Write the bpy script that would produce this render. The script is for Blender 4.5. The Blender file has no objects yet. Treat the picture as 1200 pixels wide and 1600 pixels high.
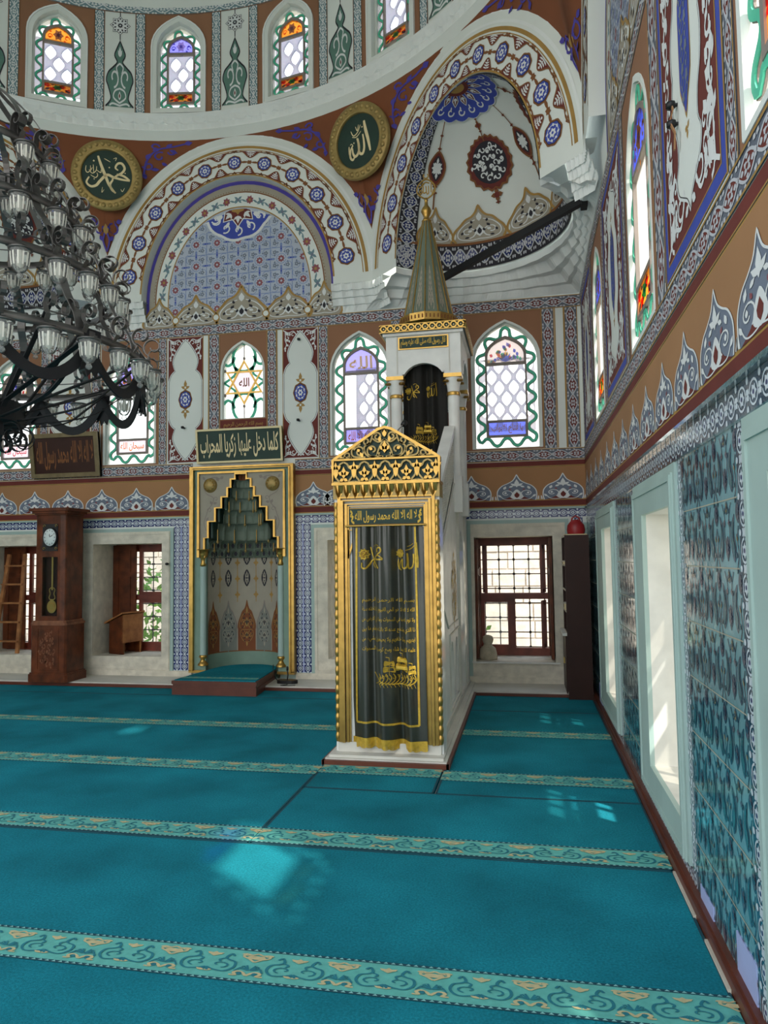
import bpy, math, random, unicodedata
from math import sin, cos, pi, sqrt, radians as R, hypot, atan2
from mathutils import Vector, Matrix
from mathutils.geometry import tessellate_polygon
random.seed(7)
sc = bpy.context.scene
COL = sc.collection

# ---------------------------------------------------------------- camera
cd = bpy.data.cameras.new('camera'); cam = bpy.data.objects.new('camera', cd); COL.objects.link(cam)
cd.sensor_fit = 'VERTICAL'; cd.sensor_height = 36.0; cd.lens = 1115 / 1600 * 36; cd.clip_start = .05
YAW, PIT, ROL = .19508, .064378, -.0138297
_f = Vector((-sin(YAW) * cos(PIT), cos(YAW) * cos(PIT), sin(PIT))); _r = Vector((cos(YAW), sin(YAW), 0)); _u = _r.cross(_f)
_r2 = cos(ROL) * _r + sin(ROL) * _u; _u2 = -sin(ROL) * _r + cos(ROL) * _u
cam.matrix_world = Matrix(((_r2.x, _u2.x, -_f.x, 0), (_r2.y, _u2.y, -_f.y, 0), (_r2.z, _u2.z, -_f.z, 1.6), (0, 0, 0, 1)))
sc.camera = cam

# ---------------------------------------------------------------- daylight
sc.view_settings.view_transform = 'Standard'; sc.view_settings.look = 'None'
sc.view_settings.gamma = 1; sc.view_settings.use_curve_mapping = False
sc.view_settings.exposure = 0.66
w = bpy.data.worlds.new('sky'); sc.world = w; w.use_nodes = True
nt = w.node_tree; nt.nodes.clear()
_o = nt.nodes.new('ShaderNodeOutputWorld'); _b = nt.nodes.new('ShaderNodeBackground')
_tc = nt.nodes.new('ShaderNodeTexCoord'); _sx = nt.nodes.new('ShaderNodeSeparateXYZ'); _cr = nt.nodes.new('ShaderNodeValToRGB')
nt.links.new(_tc.outputs['Generated'], _sx.inputs[0]); nt.links.new(_sx.outputs['Z'], _cr.inputs[0])
e = _cr.color_ramp.elements
e[0].position = 0.0; e[0].color = (.62, .60, .55, 1)
e[1].position = 1.0; e[1].color = (.55, .74, 1.0, 1)
for p_, c_ in ((.02, (1, .99, .95, 1)), (.35, (.93, .97, 1, 1))):
    q = e.new(p_); q.color = c_
nt.links.new(_cr.outputs[0], _b.inputs[0]); nt.links.new(_b.outputs[0], _o.inputs[0])
_b.inputs[1].default_value = 1.6
sl = bpy.data.lights.new('sun', 'SUN'); sl.energy = 6.0; sl.angle = R(1.2); sl.color = (1, .95, .86)
sun = bpy.data.objects.new('sun', sl); COL.objects.link(sun); sun.location = (8, -4, 12)
SUN = Vector((-1, .75, -1.67))
sun.rotation_euler = SUN.to_track_quat('-Z', 'Y').to_euler()

# ---------------------------------------------------------------- materials
def lin(h):
    h = h.lstrip('#'); o = []
    for i in (0, 2, 4):
        c = int(h[i:i + 2], 16) / 255
        o.append(c / 12.92 if c <= .04045 else ((c + .055) / 1.055) ** 2.4)
    return tuple(o) + (1,)
MATS = {}
def mat(name, hx, rough=.7, metal=0, var=.12, scale=6, bump=0, bscale=40, spec=.5, hx2=None, detail=6):
    m = bpy.data.materials.new(name); m.use_nodes = True; t = m.node_tree; b = t.nodes['Principled BSDF']
    b.inputs['Roughness'].default_value = rough; b.inputs['Metallic'].default_value = metal
    b.inputs['Specular IOR Level'].default_value = spec
    tc = t.nodes.new('ShaderNodeTexCoord'); n = t.nodes.new('ShaderNodeTexNoise')
    n.inputs['Scale'].default_value = scale; n.inputs['Detail'].default_value = detail
    t.links.new(tc.outputs['Object'], n.inputs['Vector'])
    r = t.nodes.new('ShaderNodeValToRGB'); c = lin(hx)
    r.color_ramp.elements[0].position = .3; r.color_ramp.elements[1].position = .72
    if hx2: a = lin(hx2)
    else: a = tuple(x * (1 - var) for x in c[:3]) + (1,)
    d = tuple(min(1, x * (1 + var * .6)) for x in c[:3]) + (1,)
    r.color_ramp.elements[0].color = a; r.color_ramp.elements[1].color = d
    t.links.new(n.outputs['Fac'], r.inputs[0]); t.links.new(r.outputs[0], b.inputs['Base Color'])
    if bump:
        n2 = t.nodes.new('ShaderNodeTexNoise'); n2.inputs['Scale'].default_value = bscale; n2.inputs['Detail'].default_value = 4
        t.links.new(tc.outputs['Object'], n2.inputs['Vector'])
        bp = t.nodes.new('ShaderNodeBump'); bp.inputs['Strength'].default_value = bump; bp.inputs['Distance'].default_value = .02
        t.links.new(n2.outputs['Fac'], bp.inputs['Height']); t.links.new(bp.outputs[0], b.inputs['Normal'])
    MATS[name] = m; return m
def glassy(name, hx, trans=.5, gloss=.06):
    m = bpy.data.materials.new(name); m.use_nodes = True; t = m.node_tree; t.nodes.clear()
    o = t.nodes.new('ShaderNodeOutputMaterial'); a = t.nodes.new('ShaderNodeBsdfTranslucent'); b = t.nodes.new('ShaderNodeBsdfTransparent')
    g = t.nodes.new('ShaderNodeBsdfGlossy'); x = t.nodes.new('ShaderNodeMixShader'); y = t.nodes.new('ShaderNodeMixShader')
    tc = t.nodes.new('ShaderNodeTexCoord'); n = t.nodes.new('ShaderNodeTexNoise'); n.inputs['Scale'].default_value = 25
    mx = t.nodes.new('ShaderNodeMixRGB'); mx.blend_type = 'MULTIPLY'; mx.inputs['Fac'].default_value = .12; mx.inputs[1].default_value = lin(hx)
    t.links.new(tc.outputs['Object'], n.inputs['Vector']); t.links.new(n.outputs['Color'], mx.inputs[2])
    g.inputs['Roughness'].default_value = .08
    t.links.new(mx.outputs[0], a.inputs[0]); t.links.new(mx.outputs[0], b.inputs[0])
    x.inputs[0].default_value = trans; t.links.new(a.outputs[0], x.inputs[1]); t.links.new(b.outputs[0], x.inputs[2])
    y.inputs[0].default_value = gloss; t.links.new(x.outputs[0], y.inputs[1]); t.links.new(g.outputs[0], y.inputs[2])
    t.links.new(y.outputs[0], o.inputs[0]); MATS[name] = m; return m
mat('plaster', '#dfe3dd', .85, var=.05, scale=1.5)
mat('muqarnas', '#e6e9e6', .8, var=.06, scale=3)
mat('orn_white', '#dcdedd', .8, var=.06)
mat('ochre', '#a2764f', .85, var=.12, scale=1.2)
mat('ochre_dark', '#93684c', .85, var=.12, scale=1.2)
mat('rust', '#80492a', .85, var=.12, scale=2)
mat('maroon', '#6a2a22', .8, var=.15, scale=5)
mat('brown_line', '#80512a', .8)
mat('gold_paint', '#a7813f', .6, var=.15)
mat('blue', '#3a4ba6', .75, var=.15)
mat('violet', '#4a3f9c', .75)
mat('navy_tile', '#25306a', .22, var=.2, scale=12)
mat('tile_white', '#cfd9df', .22, var=.08)
mat('rumi_white', '#bcbdc2', .8, var=.06)
mat('slate', '#636975', .8, var=.12)
mat('niche_grey', '#7d8078', .8, var=.12)
mat('greyblue', '#6f7888', .8, var=.1)
mat('greytaupe', '#a29a8a', .8, var=.08)
mat('ink', '#2a2830', .8)
mat('teal_grey', '#6f8b93', .8)
mat('spire_green', '#5c8073', .8, var=.12)
mat('pale_tile', '#b3bbca', .4, var=.1, scale=4)
mat('tile_blue', '#7488b6', .4, var=.1)
mat('tile_red', '#8c4a52', .5)
mat('turq', '#80b3bb', .09, var=.16, scale=3, bump=.1, bscale=26, spec=1)
mat('turq_navy', '#3c566c', .09, var=.25, scale=14, bump=.1, bscale=26, spec=1)
mat('turq_teal', '#447a82', .09, var=.2, scale=14, bump=.1, bscale=26, spec=1)
mat('turq_plum', '#6c6270', .14, var=.2, scale=14, bump=.1, bscale=22, spec=.7)
mat('turq_sand', '#a89c74', .14, var=.2, scale=14, spec=.7)
mat('grout', '#a9a38f', .8)
mat('sea', '#a4bab3', .6, var=.08, scale=3)
mat('sea_dark', '#7a9585', .6, var=.12, scale=5)
mat('lilac', '#a9b2dc', .5, var=.06)
mat('marble', '#d3cfc4', .5, var=.16, scale=3.2, bump=.08, bscale=30, detail=10)
mat('marble_old', '#dcd4c2', .75, var=.2, scale=9, bump=.25, bscale=60, detail=12)
mat('marble_fine', '#e3e2dc', .4, var=.13, scale=4.5, detail=10)
mat('stone', '#bfb49c', .9, var=.2, scale=14, bump=.5, bscale=40)
mat('gold', '#c19a52', .33, .88, var=.2, scale=12)
mat('gold_old', '#a88f57', .45, .5, var=.25, scale=10, bump=.1)
mat('goldthread', '#c9a63a', .5, .35, var=.25, scale=40)
mat('dark_green', '#16352a', .6, var=.2)
mat('grey_green', '#6b7768', .65, var=.12)
mat('cream', '#ead7a6', .6, var=.04)
mat('wood_red', '#823a28', .42, var=.3, scale=5, hx2='#5e2517')
mat('wood_clock', '#6b351a', .45, var=.3, scale=7, hx2='#41200e', spec=.3)
mat('wood_mid', '#8a5638', .55, var=.25, scale=8, hx2='#6b3d25')
mat('wood_light', '#a9703f', .55, var=.25, scale=8, hx2='#7d4b25')
mat('wood_dark', '#361d16', .45, var=.2, scale=5, spec=.25)
mat('wood_edge', '#c9c0ae', .6)
mat('plat_wood', '#63301f', .4, var=.25, scale=6)
mat('iron', '#6d6a67', .36, .75, var=.25, scale=8, bump=.08, bscale=60)
mat('iron_black', '#17171a', .6, .2)
mat('dial', '#dde6e3', .4, var=.03)
mat('brass', '#b59a52', .35, .7)
mat('curtain', '#25281d', .36, var=.25, scale=30, bump=.05, bscale=200, spec=.9)
mat('curtain_dark', '#16140f', .8, var=.25, scale=30)
mat('gilt_dull', '#77694a', .55, .3, var=.25, scale=12)
mat('red', '#a01f22', .4, var=.2)
mat('black', '#0c0c0d', .5)
mat('white_paint', '#dedcd4', .5)
mat('foliage', '#6c9a3a', .8, var=.4, scale=30)
mat('outwall', '#c9bdb1', .9, var=.2, scale=7, bump=.3, bscale=20)
mat('outground', '#b5ac98', .9)
mat('lead', '#8b8078', .7)
mat('bulb', '#e9e6da', .4)
mat('carpet_line', '#0d4450', .95)
mat('carpet_band', '#5fb0a4', .95, var=.14, scale=30)
mat('carpet_cream', '#c2b488', .95, var=.12, scale=40)
mat('carpet_teal', '#1d7480', .95, var=.15, scale=40)
mat('carpet_tri', '#84bcb8', .95)
c_ = mat('carpet', '#1b7f8e', .95, var=.32, scale=1.6, bump=.35, bscale=330, spec=.1, detail=9)
for k_ in ('turq', 'turq_navy', 'turq_teal', 'turq_plum', 'turq_sand'): b_ = MATS[k_].node_tree.nodes['Principled BSDF']; b_.inputs['Coat Weight'].default_value = .8; b_.inputs['Coat Roughness'].default_value = .06
for k_ in ('curtain', 'curtain_dark'):
    b_ = MATS[k_].node_tree.nodes['Principled BSDF']; b_.inputs['Sheen Weight'].default_value = .45 if k_ == 'curtain' else .05; b_.inputs['Sheen Roughness'].default_value = .35; b_.inputs['Sheen Tint'].default_value = (.95, .93, .78, 1)
t_ = c_.node_tree; nz = t_.nodes.new('ShaderNodeTexNoise'); nz.inputs['Scale'].default_value = 95; nz.inputs['Detail'].default_value = 3; mxx = t_.nodes.new('ShaderNodeMixRGB'); mxx.blend_type = 'OVERLAY'; mxx.inputs[0].default_value = .55
t_.links.new(t_.nodes['Color Ramp'].outputs[0], mxx.inputs[1]); t_.links.new(t_.nodes['Texture Coordinate'].outputs['Object'], nz.inputs['Vector']); t_.links.new(nz.outputs['Fac'], mxx.inputs[2]); t_.links.new(mxx.outputs[0], t_.nodes['Principled BSDF'].inputs['Base Color'])
glassy('glass_white', '#fdfbf6', .7)
glassy('glass_clear', '#f4f8fa', .96, .03)
glassy('plaster_grille', '#aca8b6', .0, .02)
glassy('glass_milk', '#f8f4ea', .3, .03)
for n_, h_ in (('green', '#1fae86'), ('cyan', '#27b6c4'), ('blue', '#4a5ad8'), ('amber', '#e98f2c'), ('red', '#d8303a'), ('violet', '#8f86d6'), ('pink', '#d8c6cf'), ('yellow', '#e8c35a'), ('smoke', '#b9aaa2')):
    glassy('glass_' + n_, h_, .55)
mat('backlit_teal', '#52c4a0', .6, var=.15)  # opaque teal, lightened to imitate glass with daylight behind it
m = bpy.data.materials.new('cup_glass'); m.use_nodes = True; t = m.node_tree; t.nodes.clear()
o = t.nodes.new('ShaderNodeOutputMaterial'); a = t.nodes.new('ShaderNodeBsdfTransparent'); g = t.nodes.new('ShaderNodeBsdfGlossy'); d = t.nodes.new('ShaderNodeBsdfTranslucent'); d2 = t.nodes.new('ShaderNodeBsdfDiffuse')
x = t.nodes.new('ShaderNodeMixShader'); y = t.nodes.new('ShaderNodeMixShader'); z = t.nodes.new('ShaderNodeMixShader'); lw = t.nodes.new('ShaderNodeLayerWeight'); lw.inputs[0].default_value = .2
z.inputs[0].default_value = .75; t.links.new(d.outputs[0], z.inputs[1]); t.links.new(d2.outputs[0], z.inputs[2])
d2.inputs[0].default_value = (.92, .92, .9, 1); x.inputs[0].default_value = .2; t.links.new(a.outputs[0], x.inputs[1]); t.links.new(z.outputs[0], x.inputs[2]); a.inputs[0].default_value = (.93, .94, .92, 1)
g.inputs['Roughness'].default_value = .06
t.links.new(lw.outputs['Fresnel'], y.inputs[0]); t.links.new(x.outputs[0], y.inputs[1]); t.links.new(g.outputs[0], y.inputs[2]); t.links.new(y.outputs[0], o.inputs[0]); MATS['cup_glass'] = m

# ---------------------------------------------------------------- mesh builder
def split_tris(T2, lim):
    out = []
    while T2:
        t3 = T2.pop(); e3 = [hypot(t3[i][0] - t3[(i + 1) % 3][0], t3[i][1] - t3[(i + 1) % 3][1]) for i in range(3)]; k3 = max(range(3), key=lambda i: e3[i])
        if e3[k3] > lim: a3, b3, c3 = t3[k3], t3[(k3 + 1) % 3], t3[(k3 + 2) % 3]; m3 = ((a3[0] + b3[0]) / 2, (a3[1] + b3[1]) / 2); T2 += [(a3, m3, c3), (m3, b3, c3)]
        else: out.append(t3)
    return out
class MB:
    sub = 0
    def __init__(s): s.v = []; s.f = []; s.m = []; s.sm = []; s.mats = []
    def mi(s, m):
        if m not in s.mats: s.mats.append(m)
        return s.mats.index(m)
    def face(s, pts, m, smooth=False):
        i = len(s.v); s.v.extend(tuple(p) for p in pts); s.f.append(tuple(range(i, i + len(pts)))); s.m.append(s.mi(m)); s.sm.append(smooth)
    def raw(s, vs, fs, m, smooth=False):
        i = len(s.v); s.v.extend(tuple(p) for p in vs); k = s.mi(m)
        for f in fs: s.f.append(tuple(j + i for j in f)); s.m.append(k); s.sm.append(smooth)
    def grid(s, rows, m, smooth=True, closed=False):
        n = len(rows[0]); vs = [p for r in rows for p in r]; fs = []
        for i in range(len(rows) - 1):
            for j in range(n if closed else n - 1):
                a, b = i * n + j, i * n + (j + 1) % n
                fs.append((a, b, b + n, a + n))
        s.raw(vs, fs, m, smooth)
    def box(s, x0, x1, y0, y1, z0, z1, m, F=None):
        P = [(x, y, z) for z in (z0, z1) for y in (y0, y1) for x in (x0, x1)]
        if F: P = [F(*p) for p in P]
        s.raw(P, [(0, 2, 3, 1), (4, 5, 7, 6), (0, 1, 5, 4), (2, 6, 7, 3), (0, 4, 6, 2), (1, 3, 7, 5)], m)
    def lathe(s, prof, m, c=(0, 0, 0), n=16, a0=0, a1=2 * pi, smooth=True, flute=None):
        full = abs(a1 - a0 - 2 * pi) < 1e-6; k = n if full else n + 1; rows = []
        for r, z in prof:
            rows.append([(c[0] + r * (flute(a0 + (a1 - a0) * j / n) if flute else 1) * cos(a0 + (a1 - a0) * j / n), c[1] + r * (flute(a0 + (a1 - a0) * j / n) if flute else 1) * sin(a0 + (a1 - a0) * j / n), c[2] + z) for j in range(k)])
        s.grid(rows, m, smooth, full)
    def tube(s, path, r, m, n=8, caps=True, smooth=True):
        path = [Vector(p) for p in path]; rows = []; up = None
        for i, p in enumerate(path):
            t = (path[min(i + 1, len(path) - 1)] - path[max(i - 1, 0)]).normalized()
            if up is None: up = Vector((0, 0, 1)) if abs(t.z) < .9 else Vector((1, 0, 0))
            a = t.cross(up).normalized(); up = a.cross(t).normalized()
            rr = r[i] if isinstance(r, (list, tuple)) else r
            rows.append([p + (a * cos(2 * pi * j / n) + up * sin(2 * pi * j / n)) * rr for j in range(n)])
        s.grid(rows, m, smooth, True)
        if caps: s.face(rows[0][::-1], m); s.face(rows[-1], m)
    def strap(s, path, side, w, t, m):
        path = [Vector(p) for p in path]; sd = Vector(side).normalized(); rows = []
        for i, p in enumerate(path):
            tg = (path[min(i + 1, len(path) - 1)] - path[max(i - 1, 0)]).normalized(); nn = tg.cross(sd).normalized()
            rows.append([p + sd * w / 2 + nn * t / 2, p - sd * w / 2 + nn * t / 2, p - sd * w / 2 - nn * t / 2, p + sd * w / 2 - nn * t / 2])
        s.grid(rows, m, False, True); s.face(rows[0], m); s.face(rows[-1], m)
    def poly(s, M, pts, m, h=0.0, holes=()):
        loops = [[(p[0], p[1], 0) for p in L] for L in (pts,) + tuple(holes)]
        flat = [p for L in loops for p in L]
        if len(pts) <= 4 and not holes and not s.sub:
            s.face([M(p[0], p[1], h) for p in pts], m); return
        tr = tessellate_polygon([[Vector(p) for p in L] for L in loops])
        if s.sub:
            T3 = split_tris([tuple((flat[i][0], flat[i][1]) for i in f) for f in tr], s.sub); s.raw([M(p[0], p[1], h) for t3 in T3 for p in t3], [(3 * i, 3 * i + 1, 3 * i + 2) for i in range(len(T3))], m); return
        s.raw([M(p[0], p[1], h) for p in flat], tr, m)
    def slab(s, M, pts, m, h0, h1, holes=(), msides=None):
        s.poly(M, pts, m, h1, holes)
        for L in (pts,) + tuple(holes): s.skirt(M, L, msides or m, h0, h1)
    def skirt(s, M, L, m, h0, h1, closed=True, smooth=False):
        n = len(L); vs = [M(p[0], p[1], h) for h in (h0, h1) for p in L]
        s.raw(vs, [(i, (i + 1) % n, n + (i + 1) % n, n + i) for i in range(n if closed else n - 1)], m, smooth)
    def band(s, M, pts, w, m, h=0.0, h0=None, closed=False):
        """flat painted line (or a raised strip when h0 is given) along 2D pts"""
        n = len(pts); A = []; B = []
        for i in range(n):
            if closed: p, q = pts[i - 1], pts[(i + 1) % n]
            else: p, q = pts[max(i - 1, 0)], pts[min(i + 1, n - 1)]
            dx, dy = q[0] - p[0], q[1] - p[1]; l = hypot(dx, dy) or 1
            ww = (w[i] if isinstance(w, (list, tuple)) else w) / 2
            A.append((pts[i][0] - dy / l * ww, pts[i][1] + dx / l * ww)); B.append((pts[i][0] + dy / l * ww, pts[i][1] - dx / l * ww))
        vs = [M(p[0], p[1], h) for p in A] + [M(p[0], p[1], h) for p in B]
        rng = range(n if closed else n - 1)
        s.raw(vs, [(i, (i + 1) % n, n + (i + 1) % n, n + i) for i in rng], m)
        if h0 is not None:
            for S in (A, B): s.skirt(M, S, m, h0, h, closed)
    def build(s, name, parent=None, loc=None):
        me = bpy.data.meshes.new(name); me.from_pydata(s.v, [], s.f)
        for k in s.mats: me.materials.append(MATS[k])
        me.polygons.foreach_set('material_index', s.m); me.polygons.foreach_set('use_smooth', s.sm); me.update()
        o = bpy.data.objects.new(name, me); COL.objects.link(o)
        if parent: o.parent = parent
        if loc: o.location = loc
        return o
def tag(o, label, cat, group=None, kind=None):
    o['label'] = label; o['category'] = cat
    if group: o['group'] = group
    if kind: o['kind'] = kind
    return o
def struct(o): o['kind'] = 'structure'; return o
def empty(name, loc=(0, 0, 0), rz=0):
    o = bpy.data.objects.new(name, None); COL.objects.link(o); o.location = loc; o.rotation_euler = (0, 0, rz); o.empty_display_size = .1; return o

# ---------------------------------------------------------------- 2D ornament library
def arc(cx, cy, r, a0, a1, n=12, ry=None):
    ry = r if ry is None else ry
    return [(cx + r * cos(R(a0 + (a1 - a0) * i / n)), cy + ry * sin(R(a0 + (a1 - a0) * i / n))) for i in range(n + 1)]
def spiral(cx, cy, r0, r1, a0, a1, n=18):
    return [(cx + (r0 + (r1 - r0) * i / n) * cos(R(a0 + (a1 - a0) * i / n)), cy + (r0 + (r1 - r0) * i / n) * sin(R(a0 + (a1 - a0) * i / n))) for i in range(n + 1)]
def smooth(pts, k=6, closed=False):
    P = list(pts); n = len(P); o = []
    for i in range(n if closed else n - 1):
        if closed: p0, p1, p2, p3 = P[i - 1], P[i], P[(i + 1) % n], P[(i + 2) % n]
        else: p0, p1, p2, p3 = P[max(i - 1, 0)], P[i], P[i + 1], P[min(i + 2, n - 1)]
        for j in range(k):
            t = j / k
            o.append(tuple(.5 * (2 * p1[c] + (p2[c] - p0[c]) * t + (2 * p0[c] - 5 * p1[c] + 4 * p2[c] - p3[c]) * t * t + (3 * p1[c] - p0[c] - 3 * p2[c] + p3[c]) * t ** 3) for c in range(len(p1))))
    if not closed: o.append(P[-1])
    return o
def mir(pts, ax=0): return [(2 * ax - x, y) for x, y in pts]
def leaf(x, y, l, w_, a):
    c, s = cos(R(a)), sin(R(a))
    return [(x + u * l * c - v * w_ * s, y + u * l * s + v * w_ * c) for u, v in ((0, 0), (.25, .36), (.55, .45), (1, 0), (.55, -.45), (.25, -.36))]
class Pat:
    """2D polygons (with a paint layer) kept in unit space and stamped through a surface map"""
    def __init__(s): s.q = []
    def fill(s, pts, m, L=1):
        if len(pts) <= 4: s.q.append((list(pts), [tuple(range(len(pts)))], m, L)); return s
        tr = tessellate_polygon([[Vector((p[0], p[1], 0)) for p in pts]]); s.q.append((list(pts), tr, m, L)); return s
    def ell(s, x, y, rx, ry, m, L=1, n=12): return s.fill([(x + rx * cos(2 * pi * i / n), y + ry * sin(2 * pi * i / n)) for i in range(n)], m, L)
    def line(s, pts, w_, m, L=1, taper=False, closed=False):
        n = len(pts); A = []; B = []
        for i in range(n):
            p, q = (pts[i - 1], pts[(i + 1) % n]) if closed else (pts[max(i - 1, 0)], pts[min(i + 1, n - 1)])
            dx, dy = q[0] - p[0], q[1] - p[1]; l = hypot(dx, dy) or 1
            ww = w_[i] if isinstance(w_, (list, tuple)) else w_
            ww = ww / 2 * (sin(pi * (.12 + .8 * i / max(n - 1, 1))) if taper else 1)
            A.append((pts[i][0] - dy / l * ww, pts[i][1] + dx / l * ww)); B.append((pts[i][0] + dy / l * ww, pts[i][1] - dx / l * ww))
        s.q.append((A + B, [(i, (i + 1) % n, n + (i + 1) % n, n + i) for i in range(n if closed else n - 1)], m, L)); return s
    def leafs(s, m, L, *ls):
        for l in ls: s.fill(leaf(*l), m, L)
        return s
    def flower(s, x, y, r, n, m, L=2, c=None, a0=0):
        for i in range(n): s.fill(leaf(x, y, r, r * .75, a0 + 360 * i / n), m, L)
        if c: s.ell(x, y, r * .3, r * .3, c, L + 1, 8)
        return s
    def add(s, P, f, dL=0):
        for pts, tr, m, L in P.q: s.q.append(([f(*p) for p in pts], tr, m, L + dL))
        return s
    def put(s, mb, M, ox, oy, sx, sy, rot=0, h=0.0, step=.0012, sub=0):
        c, n = cos(R(rot)), sin(R(rot)); kk = 0
        for pts, tr, m, L in s.q:
            h_ = h + L * step + kk * 1e-5; kk += 1
            if sub or mb.sub:
                P2 = [(ox + x * sx * c - y * sy * n, oy + x * sx * n + y * sy * c) for x, y in pts]; out = split_tris([(P2[f[0]], P2[f[i]], P2[f[i + 1]]) for f in tr for i in range(1, len(f) - 1)], sub or mb.sub)
                mb.raw([M(p[0], p[1], h_) for t3 in out for p in t3], [(3 * i, 3 * i + 1, 3 * i + 2) for i in range(len(out))], m); continue
            mb.raw([M(ox + x * sx * c - y * sy * n, oy + x * sx * n + y * sy * c, h_) for x, y in pts], tr, m)
# Arabic writing: joined letter forms, laid out right to left
_F = {}
for _c in range(0xFE80, 0xFEFD):
    d = unicodedata.decomposition(chr(_c)).split()
    if d: _F[(d[0][1:-1], ''.join(chr(int(x_, 16)) for x_ in d[1:]))] = chr(_c)
def arabic(s):
    o = []; i = 0; j = lambda ch: ('initial', ch) in _F
    prev = False
    while i < len(s):
        ch = s[i]; lig = s[i:i + 2]
        if ('isolated', lig) in _F and len(lig) == 2:
            o.append(_F[('final' if prev else 'isolated', lig)]); prev = False; i += 2; continue
        nxt = i + 1 < len(s) and (('final', s[i + 1]) in _F) and j(ch)
        k = 'medial' if prev and nxt else 'final' if prev else 'initial' if nxt else 'isolated'
        o.append(_F.get((k, ch), ch)); prev = nxt; i += 1
    return ''.join(reversed(o))
_TX = {}
def text_pat(s, m, L=2, off=.012):
    if s not in _TX:
        cu = bpy.data.curves.new('t', 'FONT'); cu.body = arabic(s); cu.offset = off; cu.resolution_u = 3
        o = bpy.data.objects.new('t', cu); COL.objects.link(o)
        me = bpy.data.meshes.new_from_object(o.evaluated_get(bpy.context.evaluated_depsgraph_get()))
        vs = [(v.co.x, v.co.y) for v in me.vertices]; fs = [tuple(p.vertices) for p in me.polygons]
        bpy.data.objects.remove(o); bpy.data.meshes.remove(me); bpy.data.curves.remove(cu)
        x0, x1 = min(v[0] for v in vs), max(v[0] for v in vs); y0, y1 = min(v[1] for v in vs), max(v[1] for v in vs)
        _TX[s] = ([((x - x0) / (x1 - x0), (y - y0) / (y1 - y0)) for x, y in vs], fs)
    P = Pat(); P.q.append((_TX[s][0], _TX[s][1], m, L)); return P
W, MR, GB, GP, BR, BL, IK = 'orn_white', 'maroon', 'greyblue', 'gold_paint', 'brown_line', 'blue', 'ink'
def rumi(bg_in=MR, wt='rumi_white'):
    P = Pat(); k = 8
    up = [(i / k, .5 + .37 * sin(pi * i / k)) for i in range(k + 1)]; dn = [(x_, 1 - y_) for x_, y_ in up]
    P.fill(up + dn[::-1][1:-1], bg_in, 1)
    P.line(up, .08, wt, 2); P.line(dn, .08, wt, 2)
    P.flower(.5, .5, .24, 4, wt, 2, bg_in, 45)
    P.leafs(wt, 2, (.3, .5, -.19, .2, 0), (.7, .5, .19, .2, 0), (.5, .7, .14, .16, 90), (.5, .3, .14, .16, -90), (0.02, .5, .2, .16, 55), (0.02, .5, .2, .16, -55), (.02, .95, .16, .2, -30), (.98, .95, .16, .2, 210), (.02, .05, .16, .2, 30), (.98, .05, .16, .2, 150), (.3, .93, .13, .14, 20), (.7, .07, .13, .14, 200))
    return P
RUMI = rumi(); RUMI_NAVY = rumi('ink'); RUMI_TEAL = rumi('teal_grey', W)
def rosette_border():
    P = Pat()
    P.line(arc(.5, .5, .33, 0, 345, 14), .07, 'tile_white', 1, closed=False); P.flower(.5, .5, .24, 6, 'tile_white', 1, 'navy_tile')
    for a, b in ((0, .9), (0, .1), (1, .9), (1, .1)): P.ell(a, b, .1, .12, 'tile_white', 1, 8)
    P.leafs('tile_white', 1, (0, .5, .2, .2, 60), (0, .5, .2, .2, -60), (1, .5, .2, .2, 120), (1, .5, .2, .2, 240)); return P
ROS = rosette_border()
def palmette():
    P = Pat(); half = smooth([(.07, .0), (.045, .16), (.06, .38), (.16, .56), (.3, .66), (.42, .78), (.5, 1.0)], 4)
    out = half + mir(half, .5)[::-1][1:]
    P.fill(out, GB, 1); P.line(out, .025, W, 3)
    P.fill(smooth([(.1, 0), (.3, .1), (.5, .3), (.7, .1), (.9, 0)], 3), MR, 2)
    P.fill(smooth([(.5, .42), (.4, .28), (.36, .1), (.5, .03), (.64, .1), (.6, .28)], 3, True), W, 3); P.fill(leaf(.5, .08, .24, .14, 90), MR, 4)
    P.fill(leaf(.5, .5, .32, .12, 90), W, 3); P.leafs(W, 3, (.5, .55, .18, .09, 35), (.5, .55, .18, .09, 145))
    for s_ in (0, 1):
        g = (lambda p: mir(p, .5)) if s_ else (lambda p: p)
        P.line(g(spiral(.26, .26, .16, .04, -60, 330, 14)), .022, W, 3); P.line(g(smooth([(.5, .05), (.34, .02), (.2, .05), (.1, .2)], 4)), .02, W, 3)
        for l in ((.2, .42, .14, .08, 70), (.32, .5, .12, .07, 30), (.24, .24, .09, .07, 90), (.13, .12, .12, .07, 120)): P.fill(g(leaf(*l)), W, 3)
        P.fill(g(leaf(.36, .38, .09, .06, 120)), 'tile_red', 3)
    return P
PALM = palmette()
def medallion():
    P = Pat(); o = [(.5 * cos(a) * (1 + .04 * cos(8 * a)), .5 * sin(a) * (1 + .04 * cos(8 * a))) for a in [2 * pi * i / 32 for i in range(32)]]
    P.fill(o, 'brown_line', 1); P.fill([(x_ * .86, y_ * .86) for x_, y_ in o], 'ink', 2); P.fill([(x_ * .8, y_ * .8) for x_, y_ in o], BL, 3)
    P.flower(0, 0, .2, 6, W, 4, BL)
    for i in range(8): P.fill(leaf(.24 * cos(i * pi / 4 + .3), .24 * sin(i * pi / 4 + .3), .15, .11, i * 45 + 60), W, 4)
    P.line(arc(0, 0, .3, 0, 345, 16), .03, W, 4); return P
MED = medallion()
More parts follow.
